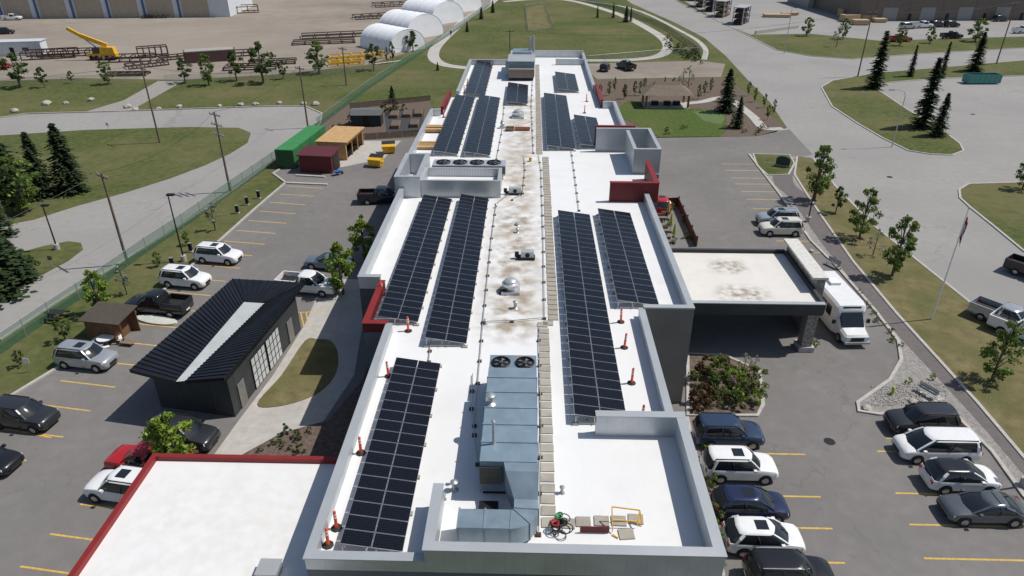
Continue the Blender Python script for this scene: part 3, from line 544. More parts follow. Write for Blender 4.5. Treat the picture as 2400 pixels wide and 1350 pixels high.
def dumpster(px,py,ang,label):
    x,y=W(px,py);t=thing('dumpster',label,'dumpster',(x,y,.02),ang)
    MB().hexa([(-.9,-.6,.15),(.9,-.6,.15),(.9,.5,.15),(-.9,.5,.15)],[(-1,-.8,1.2),(1,-.8,1.2),(1,.8,1.6),(-1,.8,1.6)]).build('bin',yelPM,t);MB().hexa([(-1.05,-.05,1.41),(1.05,-.05,1.41),(1.05,.85,1.61),(-1.05,.85,1.61)],[(-1.05,-.05,1.47),(1.05,-.05,1.47),(1.05,.85,1.67),(-1.05,.85,1.67)]).build('lid',blkM,t)
    for s_ in (-1,1):MB().box(s_*1.02-.06,s_*1.02+.06,-.4,.4,.7,.9).build('fork_pocket',yelPM,t)
dumpster(912,358,.2,'yellow dumpster with dark lid farther from camera');dumpster(882,390,-.2,'yellow dumpster nearer to the parked black pickup')
x,y=W(793,410);t=thing('wheelbarrow','blue wheelbarrow outside the red shed','wheelbarrow',(x,y,.02),.6);MB().hexa([(-.4,-.25,.3),(.3,-.25,.3),(.3,.25,.3),(-.4,.25,.3)],[(-.6,-.4,.65),(.55,-.4,.6),(.55,.4,.6),(-.6,.4,.65)]).build('tray',M('blue_tray',(.03,.14,.45),.4),t);MB().lathe([(.2,-.04),(.2,.04)],(.6,0,.2),14,'y').build('wheel',tyreM,t);MB().bar((.6,-.05,.2),(-1,-.3,.6),.04).bar((.6,.05,.2),(-1,.3,.6),.04).build('handles',woodM,t)
for a,b in (((672,430),(768,434)),((693,412),(762,416))):
    A_=W(*a);B_=W(*b);o=MB().bar((*A_,.1),(*B_,.1),.4,.18).build('wheel_stop',kerbM,loc=(*A_,0));tag(o,'long concrete wheel stop '+('nearer' if a[1]>420 else 'farther')+' of two near the red shed','wheel stop')
x,y=W(268,785);t=thing('wooden_shed','small brown cedar shed with open side at the left lot edge','shed',(x,y,.02),LA);t.scale=(.86,.86,.9)
MB().box(-1.9,1.3,-1.3,1.3,0,2.3).build('wall',cedM,t);MB().box(1.3,2.2,1.2,1.3,0,2.3).build('side_panel',cedM,t);MB().hexa([(-2.2,-1.7,2.31),(2.4,-1.7,2.31),(2.4,1.6,2.7),(-2.2,1.6,2.7)],[(-2.2,-1.7,2.4),(2.4,-1.7,2.4),(2.4,1.6,2.79),(-2.2,1.6,2.79)]).build('roof',M('brown_shingle',(.08,.065,.05),.9),t)
MB().bar((2.2,-1.3,0),(2.2,-1.3,2.3),.12).build('post',cedM,t);MB().box(2.0,3.4,-1.8,-1.1,.3,.36).build('ramp',woodM,t)
x,y=W(368,752);t=thing('covered_boat','flat pale oval cover lying beside the wooden shed','cover',(x,y,.03),LA-.1);MB().lathe([(.5,0),(.55,.15),(.3,.25),(.02,.28)],n=24).build('cover',M('pale_cover',(.55,.56,.5),.6),t,smooth=40);t.scale=(4,1.3,1);MB().lathe([(.56,.0),(.56,.05)],n=24).build('rim',kerbM,t)
x,y=W(252,808);t=thing('picnic_table','round white picnic table with curved benches behind the silver car','table',(x,y,.02));MB().lathe([(.7,.7),(.7,.76)],n=20).build('table_top',whtM,t)
for a in range(3):
    m=MB();aa=a*2.09;m.prism([(1.0*cos(aa+k*.25),1.0*sin(aa+k*.25)) for k in range(6)]+[(1.3*cos(aa+k*.25),1.3*sin(aa+k*.25)) for k in range(5,-1,-1)],.42,.46);m.build('bench',whtM,t)
    MB().bar((0,0,.5),(1.15*cos(aa+.6),1.15*sin(aa+.6),.4),.06).build('bench_arm',steelM,t)
MB().cbox(0,0,0,.1,.1,.7).build('leg',steelM,t)
x,y=W(170,748);t=thing('picnic_table','dark wooden picnic table on the grass beside left fence','table',(x-1.5,y,.02),LA);MB().box(-.9,.9,-.4,.4,.7,.75).build('table_top',blkM,t)
for s_ in (-1,1):MB().box(-.9,.9,s_*.75-.13,s_*.75+.13,.42,.46).build('bench',blkM,t)
for s_ in (-.6,.6):MB().bar((s_,-.8,0),(s_,.3,.7),.08).bar((s_,.8,0),(s_,-.3,.7),.08).build('leg',blkM,t)
t=wbox(862,292,5.2,2.6,2.0,R(2),M('charcoal_shed',(.035,.037,.04),.7),'garden_shed','dark garden shed with arched roof at left garden','shed')
MB().hexa([(-2.7,-1.5,2.01),(2.7,-1.5,2.01),(2.7,1.5,2.01),(-2.7,1.5,2.01)],[(-2.6,-.5,2.8),(2.6,-.5,2.8),(2.6,.5,2.8),(-2.6,.5,2.8)]).build('roof',M('grey_shingle',(.14,.145,.15),.9),t);MB().box(-.5,.5,-1.36,-1.303,0,1.9).build('door',darkM,t)
for i,(px,py) in enumerate(((925,272),(955,270),(982,268),(928,296),(972,293))):
    x,y=W(px,py);t=thing('planter_box','raised wooden garden bed in the left garden','planter',(x,y,.02),R(4),'raised garden beds');MB().box(-.7,.7,-1.8,1.8,0,.6).build('frame',woodM,t);MB().box(-.6,.6,-1.7,1.7,.603,.62).build('soil',mulchM,t)
x,y=W(1560,250);t=thing('gazebo','open garden pavilion with brown hipped roof in the right garden','gazebo',(x,y+1,.05))
for xx in (-4,4):
    for yy in (-2.2,2.2):MB().cbox(xx,yy,0,.35,.35,2.5).build('post',woodM,t)
MB().hexa([(-4.8,-3,2.5),(4.8,-3,2.5),(4.8,3,2.5),(-4.8,3,2.5)],[(-2.6,-.8,4.0),(2.6,-.8,4.0),(2.6,.8,4.0),(-2.6,.8,4.0)]).build('roof',M('brown_shingle_roof',(.20,.16,.12),.9,0,.15,2),t);MB().hexa([(-2.6,-.8,4.0),(2.6,-.8,4.0),(2.6,.8,4.0),(-2.6,.8,4.0)],[(-2.2,-.1,4.5),(2.2,-.1,4.5),(2.2,.1,4.5),(-2.2,.1,4.5)]).build('cupola',M('brown_shingle_top',(.16,.125,.09),.9),t)
MB().box(-4.3,4.3,-2.6,2.6,0.0,.05).build('floor',concM,t)
for xx in (-2,0.4,2.2):MB().cbox(xx,0,.05,1.3,.8,.75).build('furniture',darkM,t)
x,y=W(1590,530);t=thing('patio_fence','low reddish brown wooden fence around the small patio beside building','fence',(x,y,0))
f0=W(1552,485);f1=W(1588,483);f2=W(1630,578)
MB().bar((*f0,.6),(*f1,.6),.08,1.2).bar((*f1,.6),(*f2,.6),.08,1.2).build('boards',M('red_brown_boards',(.13,.05,.035),.8,0,.2,2,seam=('z',.15,.1,.5,(.05,.02,.015))),t,world=True)
for k in range(5):
    p=Vector(f1).lerp(Vector(f2),k/4);MB().cbox(p.x+.08,p.y,0,.14,.14,1.35).build('post',cedM,t,world=True)
ygM=M('lime_fabric',(.40,.47,.06),.7)
for i,(px,py) in enumerate(((1583,515),(1590,545),(1598,570))):
    x,y=W(px,py);t=thing('parasol','folded lime green parasol on the patio, '+('farthest','middle','nearest')[i]+' of three','parasol',(x-1,y,.02));MB().lathe([(.03,0),(.03,2.4)],n=8).build('pole',steelM,t);MB().lathe([(.22,1.1),(.16,1.8),(.05,2.5)],n=10).build('canopy',ygM,t);MB().lathe([(.3,0),(.28,.08)],n=14).build('base',blkM,t)
    o=MB().cbox(0,0,.4,1.2,.7,.2).cbox(0,.35,.6,1.2,.15,.3).cbox(-.5,-.2,0,.1,.1,.4).cbox(.5,-.2,0,.1,.1,.4).cbox(-.5,.3,0,.1,.1,.4).cbox(.5,.3,0,.1,.1,.4).build('patio_bench',woodM);o.location=(x-2,y-.6,.02);tag(o,('wooden patio bench by farthest parasol','wooden patio bench by middle parasol','wooden patio bench by nearest parasol')[i],'bench')
# ---------------------------------------------------------------- vehicles
paints={k:paint('paint_'+k,c,.22,mt_) for k,(c,mt_) in dict(white=((.78,.78,.77),0),black=((.014,.014,.016),0),charcoal=((.035,.037,.042),.2),silver=((.42,.44,.46),.4),navy=((.02,.03,.075),.2),blue=((.04,.065,.12),.3),grey=((.12,.135,.15),.4),cream=((.66,.63,.54),0),red=((.40,.015,.015),0),slate=((.18,.22,.27),.4)).items()}
KD=dict(sedan=(4.85,1.86,1.46,.96,-1.95,1.3,-.95,.15),suv=(4.7,1.92,1.82,1.14,-2.27,1.2,-1.95,.5),hatch=(4.45,1.86,1.66,1.05,-2.15,1.3,-1.6,.35),minivan=(5.15,2.0,1.82,1.08,-2.5,1.85,-2.25,.85),pickup=(5.8,2.0,1.95,1.2,-.8,1.6,-.55,.75))
_w=MB().lathe([(.2,-.11),(.31,-.115),(.345,-.08),(.345,.08),(.31,.115),(.2,.11)],n=20,axis='y').data('wheel',tyreM,35)
_r=MB().lathe([(.05,-.118),(.2,-.122),(.23,-.105),(.23,.105),(.2,.122),(.05,.118)],n=20,axis='y').data('rim',rimM,35)
def car(px,py,kind,col,label,ang,group='parked cars',sc=1.05,two=None,zz=.7):
    L,Wd,Ht,bt,xr,xf,tr,tf=KD[kind];x,y=W(px,py,zz);t=thing('pickup_truck' if kind=='pickup' else 'parked_car',label,'pickup truck' if kind=='pickup' else 'car',(x,y,.02),ang,group);t.scale=(sc,sc,sc)
    P=paints[col];w=Wd/2;k=bt/.95;hl=L/2;hi=kind in('suv','minivan','hatch')
    st_=[(-.5,.80,.44,.64,.68),(-.495,.88,.34,.78 if hi else .74,.84 if hi else .80),(-.475,.94,.28,.92 if hi else .85,.96 if hi else .90),(-.42,.98,.24,.94 if hi else .90,.97),(-.3,.995,.22,.94,.97),(0,1,.22,.93,.96),(.2,1,.22,.92,.955),(.28,.99,.22,.90,.945),(.36,.98,.22,.86,.92),(.43,.95,.24,.80,.87),(.475,.89,.28,.71,.79),(.495,.8,.34,.60,.66),(.5,.68,.44,.52,.56)]
    if kind=='pickup':st_=[(-.5,.93,.45,.72,.74),(-.495,.97,.4,.72,.74),(-.3,1,.3,.72,.74),(-.145,1,.28,.73,.75),(-.14,1,.28,.93,.95),(.1,1,.28,.92,.95),(.25,1,.28,.92,.96),(.36,.99,.3,.90,.94),(.45,.96,.32,.86,.90),(.49,.9,.36,.74,.80),(.5,.82,.42,.6,.64)]
    vs=[]
    for a,wf,zl,zs,zt in st_:
        ww=w*wf;zs*=k;zt*=k
        s=[(-.8*ww,zl),(-.96*ww,zl+.1),(-ww,(zl+zs)/2),(-.985*ww,zs-.1),(-.93*ww,zs),(-.6*ww,zt),(0,zt+.015)];s=s+[(-q[0],q[1]) for q in s[::-1][1:]]
        vs.append([(a*L,q[0],q[1]) for q in s])
    def ring(x0,x1,wb,z,b1=.12):
        h=[(x1+b1,0),(x1+.02,.45*wb),(x1-.14,.88*wb),(x1-.36,wb),((x0+x1)/2,wb*1.01),(x0+.3,.98*wb),(x0+.05,.88*wb),(x0,.45*wb),(x0-.04,0)];return [(a,b,z) for a,b in h]+[(a,-b,z) for a,b in h[1:-1][::-1]]
    MB().loft(vs).build('body',P,t,smooth=38)
    zm=(bt+Ht)/2;f=.42;wt=.80 if kind in('suv','minivan','pickup') else .75
    b0=ring(xr,xf,w*.95,bt-.04);bm_=ring(xr+(tr-xr)*f,xf+(tf-xf)*.5,w*.89,zm);b1=ring(tr,tf,w*(wt-.02),Ht-.06)
    MB().loft([b0,bm_,b1]).build('windows',glassM,t,smooth=30)
    o1=ring(tr-.07,tf+.05,w*wt,Ht-.085);MB().loft([o1,ring(tr-.02,tf-.03,w*(wt-.05),Ht-.02),ring(tr+.2,tf-.3,w*(wt-.22),Ht+.01)]).build('roof',paints[two] if two else P,t,smooth=60)
    for i in (2,5,-5,-2):
        for a_,b_ in ((b0[i],bm_[i]),(bm_[i],o1[i])):MB().bar(a_,b_,.11 if i in(2,-2) else .2,.07).build('pillar',P,t)
    for i in (4,-4):
        for a_,b_ in ((b0[i],bm_[i]),(bm_[i],o1[i])):MB().bar(a_,b_,.07,.05).build('pillar',blkM,t)
    for s_ in (-1,1):
        MB().box(xf-.62,xf-.42,s_*w*1.08-.09,s_*w*1.08+.09,bt-.02,bt+.13).build('mirror',P,t)
        MB().hexa([(hl*.88,s_*w*.86,.62*k),(hl*.985,s_*w*.45,.58*k),(hl*.985,s_*w*.45,.68*k),(hl*.88,s_*w*.86,.76*k)],[(hl*.90,s_*w*.955,.62*k),(hl*.99,s_*w*.68,.56*k),(hl*.97,s_*w*.68,.68*k),(hl*.88,s_*w*.945,.76*k)]).build('headlight',headM,t)
        MB().box(-hl*.985-.02,-hl*.94,s_*w*.75-.13,s_*w*.75+.13,.66*k,.86*k).build('taillight',tailM,t)
    MB().box(hl*.985,hl+.012,-w*.42,w*.42,.4,.56*k).build('grille',blkM,t)
    MB().box(-hl-.02,-hl+.01,-.26,.26,.5,.63).build('number_plate',whtM,t)
    for xx in (-L*.29,L*.31):
        for s_ in (-1,1):
            MB().lathe([(.41,-.02),(.41,.02)],(xx,s_*(w*.985),.38),20,'y').build('wheel_arch',blkM,t)
            o=inst('wheel',_w,t,(xx,s_*(w-.085),.345));inst('rim',_r,o)
    if kind in('suv','minivan') :
        for s_ in (-1,1):MB().bar((tr+.15,s_*w*.72,Ht+.02),(tf-.15,s_*w*.72,Ht+.02),.04).build('roof_rail',blkM if col!='black' else steelM,t)
    if kind in('hatch',) or (kind=='suv' and col in('white','cream','silver')):MB().box(-.6,.1,-w*.38,w*.38,Ht-.01,Ht+.018).build('sunroof',glassM,t)
    if kind=='pickup':
        z0,z1=.74*k,1.14*k
        for s_ in (-1,1):MB().box(-hl+.05,-.85,s_*w*.94-.06,s_*w*.94+.06,z0-.03,z1).build('bed_side',P,t)
        MB().box(-hl+.01,-hl+.09,-w*.9,w*.9,z0-.1,z1-.01).build('tailgate',P,t);MB().box(-.86,-.78,-w*.9,w*.9,z0-.1,z1+.01).build('bed_front',P,t)
        MB().box(-hl+.1,-.87,-w*.86,w*.86,z0,z0+.02).build('bed_liner',blkM,t)
    return t
car(2160,988,'suv','charcoal','dark charcoal car, farthest in the right hand row beside the gravel bed',PI,)
car(2193,1048,'minivan','white','white minivan beside the gravel bed',PI)
car(2250,1118,'hatch','white','white compact crossover with black roof between minivan and grey sedan',0,two='black')
car(2305,1190,'sedan','grey','grey sedan at the near end of the right hand row',PI)
car(1706,1015,'suv','blue','dark blue sport utility car nearest the shrub bed',0)
car(1732,1093,'suv','white','white sport utility car between two dark blue cars near building',0)
car(1758,1183,'hatch','navy','dark navy hatchback next to the building corner',0)
car(1788,1260,'hatch','white','white hatchback with dark sunroof near bottom edge',0)
car(1850,1345,'suv','black','black car cut by the bottom edge right of building',0)
car(1822,512,'suv','silver','silver sport utility car farther of the pair in upper right lot',PI);car(1830,535,'suv','cream','cream coloured car nearer of the pair in upper right lot',PI)
A0=LA
car(513,598,'suv','white','white car nearest the pale flowering tree in left lot',A0);car(435,653,'suv','white','white car between black pickup and the farther white car in left lot',A0)
car(372,715,'pickup','black','black pickup truck beside the wooden shed',A0+PI);car(203,838,'suv','silver','silver sport utility car beside the white picnic table',A0);car(55,975,'suv','charcoal','dark car at left edge of the left lot',A0)
car(350,1082,'pickup','red','red pickup truck behind the annex',A0+PI,sc=.98);car(292,1142,'suv','white','white car half hidden behind the red annex edge',A0+PI);car(430,1020,'suv','charcoal','dark car partly hidden behind bright green tree',A0);car(-40,1075,'sedan','black','dark car tail cut by the left edge',A0)
car(895,462,'pickup','black','black pickup beside the left building wall',A0+R(12));car(770,613,'sedan','slate','blue grey sedan behind the tree near the building',A0+PI);car(722,668,'pickup','white','white pickup behind the garage roof',A0)
car(1549,478,'hatch','red','red car peeking out behind the red parapet',PI/2)
car(1418,158,'hatch','black','small black car on the gravel beyond the building',R(75));car(1467,155,'pickup','black','black pickup on the gravel beyond the building',R(115))
for p in ((2127,62,'suv','silver','silver car in front of the brown warehouse, leftmost'),(2162,60,'pickup','white','white pickup in front of the brown warehouse'),(2196,58,'suv','charcoal','grey car right of the white warehouse pickup'),(2230,58,'suv','black','black car fourth in the warehouse row'),(2345,45,'suv','charcoal','dark car at right end of the warehouse row'),(2230,85,'pickup','black','black pickup parked alone in the warehouse lot'),(2110,92,'pickup','red','dark red pickup behind the grass verge tree'),(2398,72,'pickup','white','white pickup at upper right edge')):
    car(*p,R(10),'cars by the brown warehouse',1.1)
car(28,42,'pickup','white','white pickup in the upper left of dirt yard',R(10));car(12,74,'suv','black','black car at left edge of the dirt yard',R(20));car(2,155,'hatch','red','red car cut by the left edge beyond the trees',R(80))
car(2360,748,'pickup','silver','silver pickup on the road at right edge',R(128)+PI);car(2410,780,'pickup','white','white pickup on the road cut by right edge',R(128)+PI);car(2435,640,'pickup','black','dark truck cut by the right edge above the silver pickup',R(128)+PI)
x,y=W(1998,815);t=thing('shuttle_bus','white shuttle bus parked beside the stone wall facing the camera','bus',(x,y+4.2,.02),R(-90+3));t.scale=(1.12,1.14,1.08)
def lb(xs,mat,name,par=t,sm=30):
    rs=[]
    for X,w,z0,z1 in xs:
        s=[(-w,z0),(-w,z1-.2),(-w+.18,z1-.02),(0,z1),(w-.18,z1-.02),(w,z1-.2),(w,z0)];rs.append([(X,a,b) for a,b in s])
    return MB().loft(rs).build(name,mat,par,smooth=sm)
lb([(-3.9,1.15,.45,2.9),(-3.8,1.2,.4,2.98),(1.5,1.2,.4,2.98),(1.9,1.12,.4,2.85),(2.1,1.0,.4,2.5)],paints['white'],'body')
lb([(1.9,1.05,.45,1.9),(2.6,1.02,.45,1.45),(2.75,1.02,.45,1.3),(3.6,.95,.45,1.12),(3.75,.88,.5,.95)],paints['white'],'hood')
MB().hexa([(2.12,-.9,1.35),(2.78,-.88,1.32),(2.78,.88,1.32),(2.12,.9,1.35)],[(2.0,-.85,2.3),(2.12,-.8,2.3),(2.12,.8,2.3),(2.0,.85,2.3)]).build('windscreen',glassM,t)
for s_ in (-1,1):
    for k in range(5):MB().box(-3.5+k*.98,-2.65+k*.98,s_*1.2-.015,s_*1.2+.015,1.45,2.35).build('window',glassM,t)
    MB().box(3.62,3.79,s_*.68-.17,s_*.68+.17,.75,.98).build('headlight',headM,t);MB().box(2.2,2.35,s_*1.35-.12,s_*1.35+.12,1.4,1.75).build('mirror',blkM,t)
    for xx in (-2.4,2.85):
        o=inst('wheel',_w,t,(xx,s_*.95,.4));o.scale=(1.15,1.3,1.15);inst('rim',_r,o)
MB().box(3.76,3.82,-.5,.5,.62,.95).build('grille',blkM,t);MB().box(3.7,3.95,-.98,.98,.42,.6).build('bumper',steelM,t);MB().box(-2.2,-1.2,-.4,.4,2.98,3.2).build('air_conditioner',whtM,t);MB().box(1.84,2.02,-.7,.7,2.56,2.76).build('sign_box',darkM,t)
x,y=W(2298,195);t=thing('roll_off_bin','teal roll-off waste bin in the upper right lot','waste bin',(x,y,.02),R(3));tealM=M('teal_paint',(.09,.27,.24),.6)
MB().box(-3.6,3.6,-1.2,-1.1,.2,2).box(-3.6,3.6,1.1,1.2,.2,2).box(-3.6,-3.5,-1.1,1.1,.2,2).box(3.5,3.6,-1.1,1.1,.2,2).build('side_wall',tealM,t);MB().box(-3.5,3.5,-1.1,1.1,.2,.5).build('floor',rustM,t)
for k in range(7):MB().box(-3.3+k*1.08,-3.2+k*1.08,-1.26,-1.203,.2,1.95).build('rib',tealM,t)
# ---------------------------------------------------------------- poles, fences, wires
tops={}
def upole(key,px,pb,pt,label,arms=1,dark=poleM,r=.16):
    h=HT(px,pb,pt);x,y=W(px,pb);t=thing('utility_pole',label,'utility pole',(x,y,0),R(-35) if px<1000 else R(10))
    MB().tube([(0,0,0),(0,0,h)],r,10,r*.65).build('pole',dark,t,smooth=40)
    for i in range(arms):
        z=h-.4-i*1.3;MB().box(-1.2,1.2,-.07,.07,z-.07,z+.07).build('crossarm',dark if arms==1 else steelM,t)
        for xx in (-1.05,-.45,.45,1.05):MB().lathe([(.05,z+.075),(.07,z+.16),(.03,z+.28)],(xx,0,0),8).build('insulator',steelM,t)
    tops[key]=(x,y,h)
upole('a',300,620,405,'wooden utility pole beside the left fence');upole('b',375,335,155,'wooden utility pole in the left grass island');upole('c',722,300,155,'wooden utility pole at the bend of left road');upole('d',540,450,262,'utility pole with double metal crossarms beside fence',3);upole('e',812,200,110,'wooden utility pole by the dirt yard corner');upole('f',1195,118,70,'short utility pole behind the far roof unit')
upole('g',2010,180,25,'utility pole beside the tall conifer at upper right');upole('h',2335,150,5,'utility pole at upper right corner');upole('i',1838,125,20,'slim pole on the upper right grass verge',0,steelM,.1)
def wire(a,b,label,dz=0,sag=1.2):
    A=Vector(tops[a]) if isinstance(a,str) else Vector(a);B=Vector(tops[b]) if isinstance(b,str) else Vector(b);A.z-=dz;B.z-=dz
    P=[A.lerp(B,t/10)-Vector((0,0,sag*4*(t/10)*(1-t/10))) for t in range(11)]
    o=MB().tube(P,.018,4).build('power_line',darkM,loc=tuple(A));tag(o,label,'power line')
wire('a','d','black power line between the fence poles');wire('d','c','power line from double crossarm pole to the road bend pole');wire('b','c','power line from grass island pole to the road bend');wire('c','e','power line from the road bend to yard corner');wire('e','f','power line across to the far pole',0,2);wire('g','h','power line between the upper right poles');wire('f','g','long power line beyond the far roof end',0,3);wire('a',(-60,20,9),'power line from fence pole past the lower left');wire('b',(-150,95,9),'power line from grass island pole to left edge')
def lamp(px,pb,pt,label,kind='box',m_=darkM):
    h=HT(px,pb,pt);x,y=W(px,pb);t=thing('street_lamp',label,'street lamp',(x,y,0),PI if kind=='cobra' else 0)
    if kind=='box':MB().lathe([(.3,0),(.3,.7)],n=14).build('footing',kerbM,t)
    MB().tube([(0,0,.02),(0,0,h)],.09,8,.06).build('pole',m_,t)
    if kind=='box':MB().box(-.1,.65,-.2,.2,h-.05,h+.12).build('lamp_head',m_,t)
    else:
        MB().tube([(0,0,h),(.3,0,h+.6),(1,0,h+.9),(2,0,h+.95)],.05,6).build('arm',m_,t);MB().box(1.9,2.7,-.15,.15,h+.85,h+1.02).build('lamp_head',m_,t)
lamp(432,612,457,'black box headed lamp post beside the left parking row');lamp(135,585,482,'black lamp post on the small grass island at left');lamp(1893,520,368,'black box headed lamp post on frontage beside the trees');lamp(2090,345,225,'grey curved arm street lamp on the right grass island','cobra',steelM);lamp(1672,25,-20,'grey lamp post beyond the steel racks',m_=steelM);lamp(2398,1140,1010,'black lamp post at right edge of the near right lot')
h=HT(2183,750,488);x,y=W(2183,750);t=thing('flagpole','tall white flagpole with limp red and white flag on the frontage gravel','flagpole',(x,y,0));MB().tube([(0,0,0),(0,0,h)],.08,10,.04).build('pole',whtM,t);MB().lathe([(.09,h),(.1,h+.1),(.02,h+.18)],n=10).build('finial',steelM,t)
fm=MB();n_=12
def fp(u,z):return (.07+u*.26+.03*sin(z*6),.1*sin(u*14+z*1.5),h-.6-z*2.2-u*.9)
for i in range(n_):
    for j in range(6):
        fm.mt(0 if (i<4 or i>=9 or j>4) else 1);fm.add([fp(j/6,i/n_),fp((j+1)/6,i/n_),fp((j+1)/6,(i+1)/n_),fp(j/6,(i+1)/n_)],[(0,1,2,3)])
fm.mt(0);lf=[(.5,.36),(.58,.42),(.7,.40),(.66,.48),(.78,.53),(.6,.56),(.5,.66),(.4,.56),(.22,.53),(.34,.48),(.3,.40),(.42,.42)]
fm.add([(fp(a,b)[0],fp(a,b)[1]-.02,fp(a,b)[2]) for a,b in lf],[tuple(range(12))]);fm.build('flag',[M('flag_red',(.42,.02,.02),.7),M('flag_white',(.6,.6,.6),.7)],t)
pstD=MB().tube([(0,0,0),(0,0,1)],.035,6).data('post',steelM)
def fence(pix,label,mat,h=1.8,sp=3.0,curve=False,pm_=steelM):
    P=pw(pix);P=cr(P,False) if curve else P
    t=thing('mesh_fence',label,'fence',(*P[0],0));m=MB()
    for a,b in zip(P,P[1:]):m.poly([(*a,.05),(*b,.05),(*b,h),(*a,h)])
    m.build('mesh',mat,t,world=True)
    m=MB();m.tube([(*p,h) for p in P],.03,5);m.build('top_rail',pm_,t,world=True);c=0
    for a,b in zip(P,P[1:]):
        A=Vector(a);B=Vector(b);n=max(1,int((B-A).length/sp))
        for i in range(n):
            q=A.lerp(B,i/n)
            if c<95:o=inst('post',pstD,t,(q.x-P[0][0],q.y-P[0][1],0));o.scale=(1,1,h+.08);c+=1
fence([(-120,905),(0,832),(120,748),(250,660),(345,592),(430,535),(545,452),(640,385),(660,372)],'long green mesh fence between the left road and parking lot',fenceM)
fence([(745,300),(800,258),(860,212),(930,165),(1000,118),(1080,65),(1150,12)],'green mesh fence climbing past the white tents',fenceM)
fence([(-100,205),(200,198),(330,190)],'chain link fence along the left of dirt yard',chainM,sp=4);fence([(390,196),(640,186),(880,168),(940,160)],'chain link fence between dirt yard and grass',chainM,sp=4)
fence([(1200,152),(1380,148),(1560,132),(1640,128),(1655,140)],'chain link fence beyond the far end of building',chainM,sp=4);fence([(1640,125),(1560,68),(1440,20),(1330,-4)],'green mesh fence along the park road',fenceM,h=1.4,sp=4)
fence([(1232,18),(1278,12),(1297,66),(1238,72),(1232,18)],'small fence around the dry patch in the park',chainM,1.2,4)
fence([(825,330),(1000,318)],'low brown garden fence beyond the dumpsters',M('brown_rail',(.08,.05,.04),.8,alpha=.7),1.1,2,pm_=woodM);fence([(820,255),(1010,236)],'low brown garden fence at far side of the left garden',M('brown_rail_far',(.08,.05,.04),.8,alpha=.7),1.1,2,pm_=woodM)
# ---------------------------------------------------------------- yard objects
def tent(px0,py0,px1,py1,depth,label):
    a=Vector(W(px0,py0));b=Vector(W(px1,py1));w=(b-a).length;c=(a+b)/2;t=thing('storage_tent',label,'tent',(c.x,c.y,0),math.atan2((b-a).y,(b-a).x));h=w*.47;m=MB();n=14
    pr=[(w/2*cos(PI*i/n),h*sin(PI*i/n)**.75 if 0<i<n else 0) for i in range(n+1)]
    m.add([(p[0],0,p[1]) for p in pr]+[(p[0],depth,p[1]) for p in pr],[(i,i+1,n+2+i,n+1+i) for i in range(n)])
    m.build('cover',tentM,t,smooth=50);MB().poly([(p[0],.02,p[1]) for p in pr]).build('front_panel',tentM,t);MB().poly([(p[0],depth-.02,p[1]) for p in pr]).build('back_panel',tentM,t)
    for k in range(6):MB().tube([(p[0]*1.004,depth*k/5,p[1]*1.004+.01) for p in pr],.05,4).build('arch_rib',whtM,t)
tent(915,126,998,113,14,'nearest white arched storage tent');tent(955,94,1040,81,14,'second white arched storage tent from the camera');tent(1012,60,1088,49,16,'third white arched storage tent from the camera');tent(1060,32,1130,22,18,'farthest white arched storage tent')
x,y=W(210,42);t=thing('warehouse','long tan warehouse with large pale doors at the upper left','warehouse',(x,y,0),R(5))
MB().box(-70,48,0,30,0,9).build('wall',whiteSideM,t);MB().box(-71,49,-1,31,9,9.8).build('roof',blueM,t)
for k in range(9):
    MB().box(-64+k*12,-55+k*12,-.12,-.03,0,6.3).build('overhead_door',tanM,t);MB().box(-65.3+k*12,-64.6+k*12,-.3,-.03,0,8.9).build('corner_trim',blueM,t)
x,y=W(2200,48);t=thing('warehouse','brown corrugated warehouse at the upper right','warehouse',(x,y,0),R(4));MB().box(-28,60,0,40,0,9).build('wall',brownM,t);MB().box(-28.5,60.5,-.5,40.5,9,9.4).build('roof',capM,t)
rolM=M('grey_roller',(.28,.28,.28),.6)
for k in range(4):MB().box(-20+k*13,-15+k*13,-.1,-.02,0,4.2).build('overhead_door',rolM,t);MB().box(-11+k*13,-10+k*13,-.1,-.02,0,2.2).build('door',darkM,t)
x,y=W(1965,18);t=thing('warehouse','pale block building with loading doors left of the brown warehouse','warehouse',(x,y,0),R(4));MB().box(-12,9,0,20,0,7).build('wall',M('block_wall',(.36,.34,.31),.8),t)
for k in range(2):MB().box(-10+k*9,-4+k*9,-.1,-.02,0,4.5).build('overhead_door',M('door_grey',(.14,.14,.15),.6),t)
MB().box(-12.3,9.3,-.3,20.3,7,7.3).build('roof',capM,t)
t=wbox(45,128,13,4,3.4,R(12),whiteSideM,'site_office','pale blue site cabin at left of the dirt yard','cabin',roofm=M('pale_roof',(.55,.58,.62),.5));MB().box(-1,0,-2.06,-2.003,0,2.1).build('door',darkM,t);MB().box(2,3.5,-2.06,-2.003,1.1,2).build('window',glassM,t)
x,y=W(245,140);t=thing('mobile_crane','yellow mobile crane with boom lowered over its front in dirt yard','crane',(x,y,0),R(5));t.scale=(.78,.78,.95)
MB().box(-4.5,4.5,-1.3,1.3,.9,1.7).build('chassis',yelPM,t);MB().hexa([(-.5,-1.2,1.72),(4.2,-1.2,1.72),(4.2,1.2,1.72),(-.5,1.2,1.72)],[(-.2,-1.1,3.4),(3.9,-1.1,3.2),(3.9,1.1,3.2),(-.2,1.1,3.4)]).build('upper_body',yelPM,t)
MB().bar((2,0,3.6),(-5.5,0,6.2),.9,1.0).build('boom',yelPM,t);MB().bar((-5.5,0,6.2),(-9,0,8),.7,.8).build('boom_head',yelPM,t);MB().box(-2.6,-.6,-1.25,-.1,1.72,3.3).build('cab',glassM,t);MB().tube([(-.5,0,2.4),(-4.5,0,5.3)],.2,8).build('lift_ram',steelM,t)
